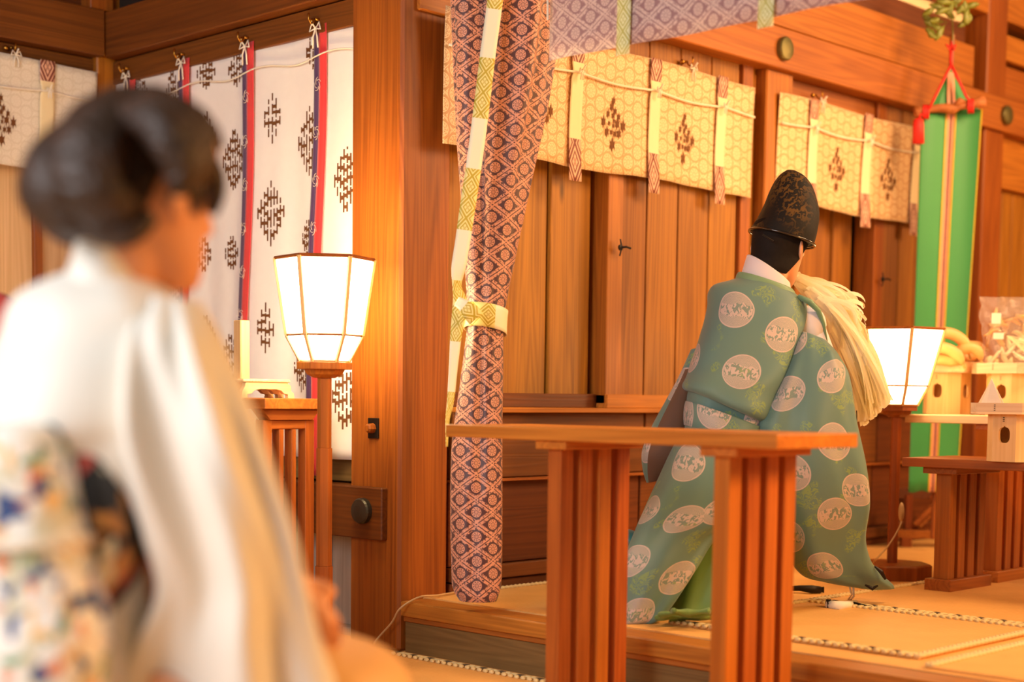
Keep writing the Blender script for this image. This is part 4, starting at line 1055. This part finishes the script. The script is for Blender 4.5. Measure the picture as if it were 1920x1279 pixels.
# ================================================================== the priest
hc = P(1464, 458, 4.84)
hips = ON(1400, 1120, 2, ZS)
priest = empty('person', (hips[0], hips[1], ZS), 'kneeling person in a green-blue figured robe and tall black cap, seen from behind', 'person')
fdir = A_DIR*.93 + np.array([0, .12, 0]) + np.array([0, 0, -.36]); fdir /= np.linalg.norm(fdir); udir = np.array([.35, 0, .94])
bm_ = MB(); s_, f_, u_ = head_shell(bm_, hc, fdir, udir, 1.02)
neck = hc - u_*.085 - f_*.025; base = P(1432, 575, 4.80)
bm_.tube([neck+u_*.04, neck, (neck+base)/2, base], [.052, .054, .056, .075], 16)
bm_.rings([[P(x, y, 4.80)+RH*w*cos(2*pi*i/20)+FH*dd*sin(2*pi*i/20) for i in range(20)] for x, y, w, dd in ((1430, 560, .06, .05), (1424, 590, .145, .085), (1412, 650, .15, .10), (1392, 730, .125, .10), (1375, 800, .125, .10), (1370, 880, .15, .13))])
sR = P(1500, 612, 4.80); sL = P(1345, 590, 4.84); wr_ = sR + A_DIR*.34 + np.array([0, .02, -.20]); wl_ = sL + A_DIR*.42 + np.array([0, -.17, -.16])
for sh, wv, o_ in ((sR, wr_, -1), (sL, wl_, 1)):
    el = (sh+wv)/2 + np.array([-.06, .02*o_, -.10]); bm_.tube([sh, el, wv], [.05, .040, .027], 12); hand(bm_, wv, A_DIR*.6+np.array([0, -.1*o_, .5]), np.array([0, -o_*1.0, 0.])*-1*-1, .95, 1.0, o_)
for k_, dy in ((0, -.12), (1, .10)):
    hp_ = P(1375, 900, 4.74)+np.array([0, dy*.6, 0]); kn = np.array([hp_[0]+.10, hp_[1]+.05+dy*.5, ZS+.10]); ft = np.array([hp_[0]-.05, hp_[1]+dy*.4, ZS+.07])
    bm_.tube([hp_, kn], [.085, .06], 12); bm_.tube([kn, ft], [.055, .036], 12)
pb = body_mesh(bm_, 'body', priest); face_parts(hc, s_, f_, u_, pb, 1.02)
def zl_p(th):
    a = sin(th)
    if a < -.2: return -.117+.016*(1+a)
    if a < .25: return lerp(-.104, .010, (a+.2)/.45)
    return lerp(.010, .075, min(1, (a-.25)/.4))
hair_shell(hc, s_, f_, u_, 1.10, zl_p, 1.07, 96, .004, .030).build('hair', M['hair'], pb, smooth=True)
for e in (1,):
    MB().tube([hc+s_*.074*1+f_*.022+u_*(.02-.012*q) for q in range(4)], [.008, .007, .005, .002], 6).build('sideburn', M['hair'], pb)
# cap
mm, nt, b = new_mat('black_lacquered_gauze', .68); tn = nt.nodes.new('ShaderNodeTexCoord')
nz = noise(nt, tn.outputs['Object'], 62, 2, 1.2); nz2 = noise(nt, tn.outputs['Object'], 7, 1)
nt.links.new(mix(nt, sst(nz, .5, .56)*sst(nz2, .42, .6), S(22, 17, 13), S(92, 64, 24)), b.inputs['Base Color']); b.inputs['Specular IOR Level'].default_value = .25; bump(nt, b, nz, .35, .002); M['cap'] = mm
cr = [(0,1408,428,1523,462,4.84,.122),(1,1421,408,1529,440,4.84,.118),(2,1433,385,1534,405,4.84,.104),(3,1442,362,1530,378,4.84,.088),(4,1451,343,1521,350,4.84,.068),(5,1462,328,1507,331,4.84,.044),(6,1475,319,1491,320.5,4.84,.016)]
cap = garment('black_cap', cr, M['cap'], priest, n_r=36, n_s=48)
rim = loft_rows(cr, 36, 48)[0]; rim2 = loft_rows([(0,1406,430,1525,464,4.84,.126),(1,1406,430,1525,464,4.84,.126)], 1, 48)[0]
MB().tube(list(rim2)+[rim2[0]], .0038, 6).build('cap_rim', plain('black_lacquer', (34, 24, 16), .15, spec=.9), cap, smooth=True)
MB().tube([P(1430, 440, 4.72), P(1440, 446, 4.712), P(1450, 452, 4.71)], .003, 6).build('cap_cord', M['iron'], cap)
# inner collar and shoulder
M['linen'] = cloth_mat('white_linen', (236, 226, 228), .7, .15)
garment('white_collar', [(0,1388,528,1490,566,4.81,.074),(1,1391,514,1486,556,4.81,.073),(2,1396,498,1482,546,4.81,.073),(3,1402,478,1480,534,4.81,.072)], M['linen'], priest, fold=lambda th, t: .03*sin(th*3), n_r=12, solid=.002, caps=False)
m = MB(); m.ball(P(1516, 610, 4.80), .056, .055, .062, 24, 14); m.tube([P(1516, 615, 4.80), P(1535, 665, 4.84), P(1550, 740, 4.90)], [.05, .05, .055], 20)
m.build('inner_sleeve', M['linen'], priest, smooth=True)
# figured robe
BASE, BASE2 = (124, 152, 128), (100, 140, 144)
def rmat(cs):
    m = robe_mat('figured_silk', BASE, cs, .058, BASE2); add_translucent(m, .28); return m
M['robe_plain'] = cloth_mat('green_silk_lining', (122, 160, 84), .5, .25); M['robe_trim'] = cloth_mat('green_silk_trim', (130, 164, 124), .5, .2)
M['robe_teal'] = cloth_mat('teal_silk', (60, 140, 140), .5, .2)
M['shaded_gauze'] = cloth_mat('shaded_gauze', (120, 84, 62), .7, .3)
ft_ = lambda th, t: .03*sin(3*th+t)+.012*sin(7*th+2*t)+.035*sin(4*t+3*th)*max(0, min(1, (t-3)/2))
garment('robe_back', [(0,1386,520,1484,549,4.80,.078),(.5,1366,526,1496,556,4.80,.088),(1,1338,534,1508,568,4.80,.10),(1.5,1327,550,1511,584,4.80,.115),(2,1326,575,1508,604,4.79,.125),(3,1318,612,1498,640,4.78,.14),(4,1303,660,1488,694,4.76,.15),(5,1290,700,1468,748,4.74,.155),(5.6,1281,722,1450,784,4.73,.158),(6,1287,732,1440,797,4.73,.140),(6.4,1296,735,1432,798,4.74,.118)], rmat, priest, fold=ft_, n_r=70, n_s=80,
        targets=[(1377,580),(1300,672),(1387,696),(1470,628)])
MB().tube([P(1497, 556, 4.74), P(1518, 566, 4.73), P(1534, 582, 4.74), P(1543, 606, 4.76), P(1550, 640, 4.79)], [.014, .018, .016, .012, .005], 10, flat=.5).build('shoulder_edge', M['robe_trim'], priest, smooth=True)
garment('robe_collar', [(0,1380,524,1491,556,4.80,.082),(1,1382,516,1488,549,4.80,.080),(2,1385,511,1485,545,4.80,.076)], M['robe_trim'], priest, n_r=8, caps=False, solid=.003)
garment('under_robe', [(0,1292,730,1438,800,4.74,.122),(1,1288,750,1434,815,4.74,.126),(2,1284,800,1430,850,4.73,.13),(3,1276,840,1440,880,4.71,.14)], rmat, priest, fold=lambda th, t: .04*sin(5*th+t), n_r=24, targets=[(1420,800),(1290,862),(1240,880)])
garment('belt', [(0,1287,752,1434,806,4.735,.140),(.6,1284,765,1430,818,4.735,.146),(1.4,1283,785,1427,832,4.735,.146),(2,1284,797,1426,842,4.735,.138)], rmat, priest, fold=lambda th, t: .01*sin(4*th), n_r=12, targets=[(1340,765),(1287,778)], caps=False, solid=.003)
def fskirt(th, t): return .09*sin(5*th+.8*t)*min(1, t/3)+.02*sin(11*th-t)
garment('robe_skirt', [(0,1284,806,1440,852,4.72,.125),(1,1264,836,1450,862,4.70,.14),(2,1234,896,1455,910,4.66,.17),(3,1206,955,1408,968,4.62,.17),(4,1186,1005,1344,1004,4.59,.14),(5,1166,1062,1306,1062,4.55,.12),(6,1154,1125,1268,1122,4.52,.10),(6.6,1150,1160,1240,1158,4.51,.09),(6.9,1155,1167,1215,1166,4.50,.06)], rmat, priest, fold=fskirt, n_r=70, n_s=90,
        targets=[(1288,868),(1281,975),(1214,955),(1187,1052),(1268,1086),(1192,1155),(1360,960),(1420,900)])
def fh(th, t): return .07*sin(6*th+t)*min(1, t/2)+.03*sin(13*th)
garment('green_hakama', [(0,1300,880,1470,890,4.74,.12),(1,1285,960,1476,960,4.72,.15),(2,1262,1050,1478,1040,4.70,.16),(3,1245,1120,1476,1110,4.68,.17),(3.6,1240,1150,1474,1130,4.66,.17),(4,1250,1160,1470,1138,4.66,.15)], M['robe_plain'], priest, fold=fh, n_r=40, n_s=90)
for k_, pts in enumerate([[(1232,1163),(1255,1150),(1285,1158),(1310,1148),(1345,1160)],[(1240,1142),(1262,1128),(1300,1136),(1345,1122)],[(1255,1168),(1290,1164),(1330,1152),(1380,1158)],[(1262,1110),(1290,1122),(1330,1110)],[(1410,1140),(1450,1128),(1472,1118)]]):
    q = [ON(x, 1168-(1168-y)*.25, 2, ZS+.006+.04*(1168-y)/60) for x, y in pts]; rows_ = [(i/(len(q)-1), *p) for i, p in enumerate(q)]
    MB().tube([np.array(interp(rows_, t))+np.array([0,0,.012]) for t in np.linspace(0, 1, 24)], [.014+.004*sin(i*.45+k_) for i in range(24)], 10, flat=.6).build('pooled_hem', M['robe_plain'], priest, smooth=True)
m = MB(); m.ball(P(1166, 1012, 4.78), .05, .09, .035, 14, 8); m.build('teal_train', M['robe_teal'], priest, smooth=True)
# right sleeve
def fs(th, t): return .10*sin(2*th+.5)*0+.14*sin(5*th+t*.8)*(.3+.1*t)+.03*sin(9*th-t)
garment('right_sleeve', [(0,1502,622,1548,640,4.74,.05),(.5,1491,640,1560,652,4.72,.07),(1,1480,668,1572,668,4.70,.085),(2,1452,728,1590,706,4.67,.095),(3,1421,800,1602,790,4.66,.10),(4,1432,880,1620,872,4.68,.10),(5,1452,960,1629,940,4.72,.095),(6,1474,1030,1622,1005,4.79,.085),(7,1506,1078,1634,1050,4.83,.07),(7.6,1548,1092,1655,1078,4.87,.055),(8,1590,1100,1674,1096,4.90,.035),(8.3,1630,1106,1677,1104,4.91,.015)], rmat, priest, fold=fs, n_r=90, n_s=90,
        targets=[(1480,622),(1475,742),(1566,700),(1563,832),(1484,886),(1565,962),(1608,918),(1549,1066),(1478,1006)])
MB().tube([P(x, y, 4.66+.0*y) for x, y in ((1606,770),(1607,800),(1600,830),(1594,852),(1586,875),(1580,895),(1578,915),(1576,940))], .0016, 5).build('seam_cord', M['iron'], priest)
MB().tube([P(1640, 1062, 4.80), P(1652, 1072, 4.80), P(1660, 1086, 4.81)], [.003, .007, .004], 6).build('cuff_lacing', M['iron'], priest)
MB().tube([P(1622, 1097, 4.82), P(1636, 1104, 4.82), P(1646, 1098, 4.82)], [.003, .007, .003], 6).build('cuff_lacing', M['iron'], priest)
m = MB(); m.tube([P(1600, 1100, 4.88), P(1601, 1118, 4.95), P(1590, 1130, 5.0)], .0035, 6); m.tube([P(1593, 1100, 4.88), P(1597, 1115, 4.95), P(1588, 1128, 5.0)], .003, 6); m.build('hanging_cord', M['cord'], priest, smooth=True)
# left sleeve: figured outside, its shaded open inside painted on as brown gauze
LR = [(0,1296,655,1318,650,4.84,.03),(1,1272,708,1306,700,4.83,.05),(2,1248,752,1296,750,4.82,.06),(3,1222,800,1290,800,4.81,.065),(4,1204,845,1284,850,4.80,.065),(5,1205,880,1262,880,4.80,.05),(6,1212,905,1236,900,4.80,.03)]
rm2 = rmat([(-.055, -.33), (-.03, -.12)])
garment('left_sleeve', LR, [rm2, M['shaded_gauze']], priest, fold=lambda th, t: .03*sin(4*th), n_r=40, n_s=48, matf=lambda u, v: 1 if .615 < u < .99 and v > .12 else 0)
# paper streamers of the purification wand
M['streamer'] = cloth_mat('cream_paper', (255, 246, 220), .7, .5, vary=.03)
wand = empty('paper_wand', tuple(P(1560, 700, 5.0)), 'big tuft of cream paper streamers held up before the kneeling person', 'wand')
g0 = wr_+A_DIR*.06; 
MB().tube([g0-np.array([.03, .0, .10]), P(1505, 548, 5.0)], .010, 8).build('stick', M['hinoki_z'], wand)
rd = random.Random(11); m = MB()
tipA, tipB = (1496, 528), (1560, 590)
for k in range(420):
    a = rd.random(); layer = rd.random(); s0 = np.array([lerp(1490, 1560, a**1.2)+rd.uniform(-6, 6), lerp(518, 575, a)+rd.uniform(-8, 8)])
    L_ = rd.uniform(.55, 1.0); b_ = rd.random()
    e0 = np.array([lerp(1604, 1668, 1-b_*.9), lerp(795, 742, 1-b_)])+rd.uniform(-8, 8)
    if rd.random() < .35: e0 = np.array([rd.uniform(1555, 1625), rd.uniform(560, 690)]); 
    mid = (s0+e0)/2 + np.array([22+18*rd.random(), -26*rd.random()-6])
    d0 = 5.02+.14*(layer-.5)-.05*a; d1 = 5.02+.22*(layer-.5)
    w_ = rd.uniform(.005, .0085); Rr = []; tw = rd.uniform(-1.2, 1.2); n = 9
    for i in range(n+1):
        t = i/n; q = s0*(1-t)**2+2*mid*t*(1-t)+e0*t*t; p = P(q[0], q[1], lerp(d0, d1, t)-.02*sin(t*pi)*layer); an = tw*(.4+t)
        tv = e0-s0; nn = np.array([-tv[1], tv[0]])/np.linalg.norm(tv); sv = RH*nn[0]-np.array([0, 0, 1])*nn[1]; sv = sv*cos(an)+FH*sin(an); Rr.append([p-sv*w_, p+sv*w_])
    m.rings(Rr, False, False)
for k in range(4): m.tube([P(1590+4*k, 612+3*k, 5.0), P(1608+4*k, 598+6*k, 5.0), P(1622+2*k, 612+8*k, 5.0), P(1618+3*k, 645+6*k, 5.0)], .003, 5)
m.build('paper_streamers', M['streamer'], wand)['kind'] = 'stuff'
# ================================================================== the woman in front
WDp = 2.0
wq = P(240, 1279, WDp)
woman = empty('person', (wq[0], wq[1], 0.0), 'blurred woman in a white kimono with dark hair put up, large at the left', 'person')
hw_ = P(278, 350, WDp); fdir = A_DIR*.97+np.array([0, .06, -.20]); udir = np.array([.2, 0, 1.])
bm_ = MB(); s_, f_, u_ = head_shell(bm_, hw_, fdir, udir, 1.02)
nk = hw_-u_*.09-f_*.02; nb = P(210, 560, WDp)
bm_.tube([nk+u_*.04, nk, (nk+nb)/2, nb], [.046, .046, .047, .07], 16)
bm_.rings([[P(x, y, WDp)+RH*w*cos(2*pi*i/20)+FH*dd*sin(2*pi*i/20) for i in range(20)] for x, y, w, dd in ((210, 540, .05, .05), (205, 600, .13, .07), (200, 700, .14, .09), (190, 850, .11, .08), (175, 1000, .10, .08), (170, 1150, .10, .08))])
shR = P(340, 640, WDp-.02); wrR = P(560, 1110, WDp+.10); elR = P(430, 950, WDp-.02)
bm_.tube([shR, elR, wrR], [.045, .036, .024], 12); hand(bm_, wrR, P(620, 1160, WDp+.16)-wrR, np.array([0, .3, -1]), .85, .7, 1)
shL = P(60, 650, WDp+.1); wrL = P(600, 1120, WDp+.42); bm_.tube([shL, P(60, 900, WDp+.3), wrL], [.045, .036, .024], 12); hand(bm_, wrL, P(560, 1180, WDp+.40)-wrL, np.array([-.3, 0, -1.]), .85, .7, -1)
hp_ = P(200, 1370, WDp); 
for dy in (-.10, .10):
    kn = hp_+A_DIR*.27+np.array([0, dy, .0]); bm_.tube([hp_+np.array([0, dy, 0]), kn], [.095, .065], 12); bm_.tube([kn, kn-np.array([0, 0, .42])], [.062, .04], 12); bm_.ball(kn+np.array([.06, 0, -.455]), .11, .04, .03)
wb_ = body_mesh(bm_, 'body', woman, .007); face_parts(hw_, s_, f_, u_, wb_, .95)
def zl_w(th):
    a = sin(th)
    if a < -.5: return -.060
    if a < -.2: return lerp(-.060, .03, (a+.5)/.3)
    return lerp(.03, .07, min(1, (a+.2)/.5))
hm = hair_shell(hw_, s_, f_, u_, 1.02, zl_w, 1.08, 72, .03)
hm.build('hair', M['hair_w'], wb_, smooth=True)
def lock(pts, r, n=24, name='hair_lock', ww=12):
    rows_ = [(i/(len(pts)-1), *p) for i, p in enumerate(pts)]; m = MB(); m.tube([np.array(interp(rows_, t)) for t in np.linspace(0, 1, n)], [r*(.35+.65*sin(pi*min(1, .12+.8*t))) for t in np.linspace(0, 1, n)], ww, flat=.75); return m.build(name, M['hair_w'], wb_, smooth=True)
# rolled-up back hair and crown waves
lock([P(x, y, d) for x, y, d in ((215,215,1.98),(150,270,1.90),(105,330,1.88),(120,390,1.88),(190,410,1.90))], .052)
lock([P(x, y, d) for x, y, d in ((95,300,1.95),(72,350,1.95),(95,400,1.94),(150,420,1.93))], .034)
lock([P(x, y, d) for x, y, d in ((260,200,2.0),(200,220,1.92),(160,290,1.86),(180,360,1.85),(240,390,1.88))], .050)
lock([P(x, y, d) for x, y, d in ((180,230,2.02),(120,300,2.0),(90,360,1.98),(130,420,1.97),(215,425,1.95))], .040)
lock([P(x, y, d) for x, y, d in ((240,195,2.0),(310,215,1.93),(360,270,1.92),(385,330,1.95))], .040)
lock([P(x, y, d) for x, y, d in ((200,235,1.96),(290,225,1.88),(340,290,1.87),(345,360,1.89))], .040)
lock([P(x, y, d) for x, y, d in ((365,270,1.96),(395,310,1.97),(404,355,1.98),(395,400,1.99))], .018)
lock([P(x, y, d) for x, y, d in ((355,300,1.9),(368,350,1.9),(362,400,1.91))], .012)
lock([P(x, y, d) for x, y, d in ((150,380,1.9),(180,425,1.89),(240,435,1.89),(285,405,1.9))], .026)
# kimono
M['kimono'] = cloth_mat('white_figured_silk', (244, 238, 226), .55, .12, vary=.02)
def fk(th, t): return .05*sin(4*th+t)+.02*sin(9*th-t)
garment('kimono_collar', [(0,120,575,300,590,1.99,.085),(1,135,520,272,535,1.99,.072),(2,148,470,256,490,1.99,.062),(3,155,440,248,470,1.99,.058)], M['kimono'], woman, fold=lambda th, t: .04*sin(3*th), n_r=14, caps=False, solid=.004)
garment('kimono_back', [(0,135,512,292,530,2.0,.07),(.5,60,545,335,556,2.0,.10),(1,28,580,376,590,2.0,.12),(1.6,8,640,408,640,2.0,.13),(2.3,-24,710,425,705,1.99,.14),(3,-50,790,410,790,1.98,.14),(4,-50,860,330,860,1.98,.13),(5,-45,1000,300,1000,2.0,.13),(6,-45,1300,320,1300,2.02,.15),(8,-30,1880,360,1880,2.05,.15)], M['kimono'], woman, fold=fk, n_r=60, n_s=72)
garment('right_sleeve', [(0,262,556,372,566,1.97,.05),(1,236,620,404,625,1.95,.08),(2,222,700,432,690,1.94,.09),(3,214,800,474,790,1.93,.09),(4,232,900,512,890,1.93,.085),(5,268,1000,548,990,1.94,.08),(6,296,1100,572,1090,1.96,.08),(7,255,1200,598,1190,1.98,.085),(8,215,1320,640,1310,2.0,.09)], M['kimono'], woman, fold=lambda th, t: .22*sin(6*th+.5*t)*min(1, t/3)+.08*sin(11*th-t*.4), n_r=70, n_s=110)
garment('left_sleeve', [(0,20,600,110,600,2.06,.06),(1,-30,760,140,760,2.12,.09),(2,-20,950,330,930,2.25,.10),(3,60,1120,520,1060,2.36,.09),(4,160,1300,540,1180,2.40,.07)], M['kimono'], woman, fold=fk, n_r=30)
M['warm_lit_k'] = cloth_mat('warm_lit_silk', (248, 196, 124), .5, .15)  # lap silk tinted gold: the warm light on it is put into the colour
garment('kimono_lap', [(0,470,1180,560,1180,2.2,.06),(1,440,1205,660,1205,2.2,.13),(2,430,1240,740,1245,2.2,.17),(3,430,1320,775,1330,2.2,.19),(4,430,1500,775,1510,2.2,.19),(5,470,1790,770,1800,2.2,.15)], M['warm_lit_k'], woman, fold=lambda th, t: .05*sin(5*th), n_r=30)
# sash
def sash_mat(name, base, cols, sc):
    m, nt, b = new_mat(name, .5); t = nt.nodes.new('ShaderNodeTexCoord'); v = t.outputs['Object']; col = S(*base)
    for i, (c, th) in enumerate(cols):
        mp = nt.nodes.new('ShaderNodeMapping'); mp.inputs['Location'].default_value = (i*3.7, i*1.9, i*2.3); nt.links.new(v, mp.inputs[0])
        col = mix(nt, sst(noise(nt, mp.outputs[0], sc*(1+.15*i), 1, .6), th, th+.03), col, S(*c))
    nt.links.new(col, b.inputs['Base Color']); return m
M['obi'] = sash_mat('flowered_sash', (242, 238, 230), [((214, 206, 178), .54), ((120, 160, 120), .62), ((226, 132, 84), .61), ((46, 74, 128), .61), ((240, 190, 110), .64)], 20)
M['obi_dark'] = sash_mat('black_flowered_sash', (20, 14, 12), [((196, 132, 60), .63), ((190, 74, 60), .65), ((226, 214, 180), .67)], 15)
garment('sash_drum', [(0,-60,792,110,792,1.86,.05),(.4,-62,800,124,806,1.86,.075),(1,-62,880,148,880,1.86,.09),(2,-62,990,172,985,1.86,.09),(3,-62,1100,192,1095,1.86,.09),(4,-62,1200,210,1195,1.86,.09),(5,-62,1330,205,1330,1.87,.09)], M['obi'], woman, fold=lambda th, t: .02*sin(3*th+t), n_r=30)
garment('dark_sash', [(0,90,806,212,815,1.93,.05),(1,110,860,235,860,1.93,.08),(2,140,960,262,950,1.93,.09),(3,165,1060,270,1050,1.94,.09),(4,180,1140,240,1140,1.95,.07),(5,195,1165,222,1165,1.95,.04)], M['obi_dark'], woman, n_r=24)
garment('sash_cord', [(0,-62,1000,176,996,1.855,.096),(1,-62,1018,180,1014,1.855,.096)], M['cord'], woman, n_r=6, caps=False, solid=.004)
# ================================================================== guest at the left edge
g = P(-125, 560, 3.3)
guest = empty('person', (g[0], g[1], 0), 'person in a pink and purple kimono, cut off by the left edge of the photo', 'person')
hg = P(-130, 380, 3.35); bm_ = MB(); s_, f_, u_ = head_shell(bm_, hg, A_DIR*.9+np.array([0, .3, 0]), (0, 0, 1), .95)
bm_.tube([hg-u_*.05, hg-u_*.17, P(-128, 560, 3.35)], [.048, .048, .07], 14)
bm_.rings([[P(x, y, 3.35)+RH*w*cos(2*pi*i/20)+FH*dd*sin(2*pi*i/20) for i in range(20)] for x, y, w, dd in ((-128, 545, .05, .05), (-128, 590, .15, .07), (-128, 700, .14, .09), (-128, 1000, .15, .12))])
gb = body_mesh(bm_, 'body', guest, .008); face_parts(hg, s_, f_, u_, gb, .95)
hair_shell(hg, s_, f_, u_, .98, zl_w, 1.15, 48, .02).build('hair', M['hair_w'], gb, smooth=True)
mm, nt, b = new_mat('striped_kimono', .6); u, v, t = uvxy(nt)
w = efr(u*5.5+.38+noise(nt, t.outputs['UV'], 3, 1)*.5); nt.links.new(mix(nt, elt(w, .32), S(190, 84, 96), S(44, 22, 54)), b.inputs['Base Color']); M['gk'] = mm
garment('kimono', [(0,-190,540,-60,540,3.35,.08),(.5,-262,560,6,552,3.35,.10),(1,-290,600,30,590,3.35,.12),(2,-310,700,44,690,3.35,.14),(3,-320,900,50,900,3.35,.16),(4,-330,1240,60,1240,3.35,.20),(5,-330,1445,60,1445,3.35,.20)], M['gk'], guest, fold=fk, n_r=40)
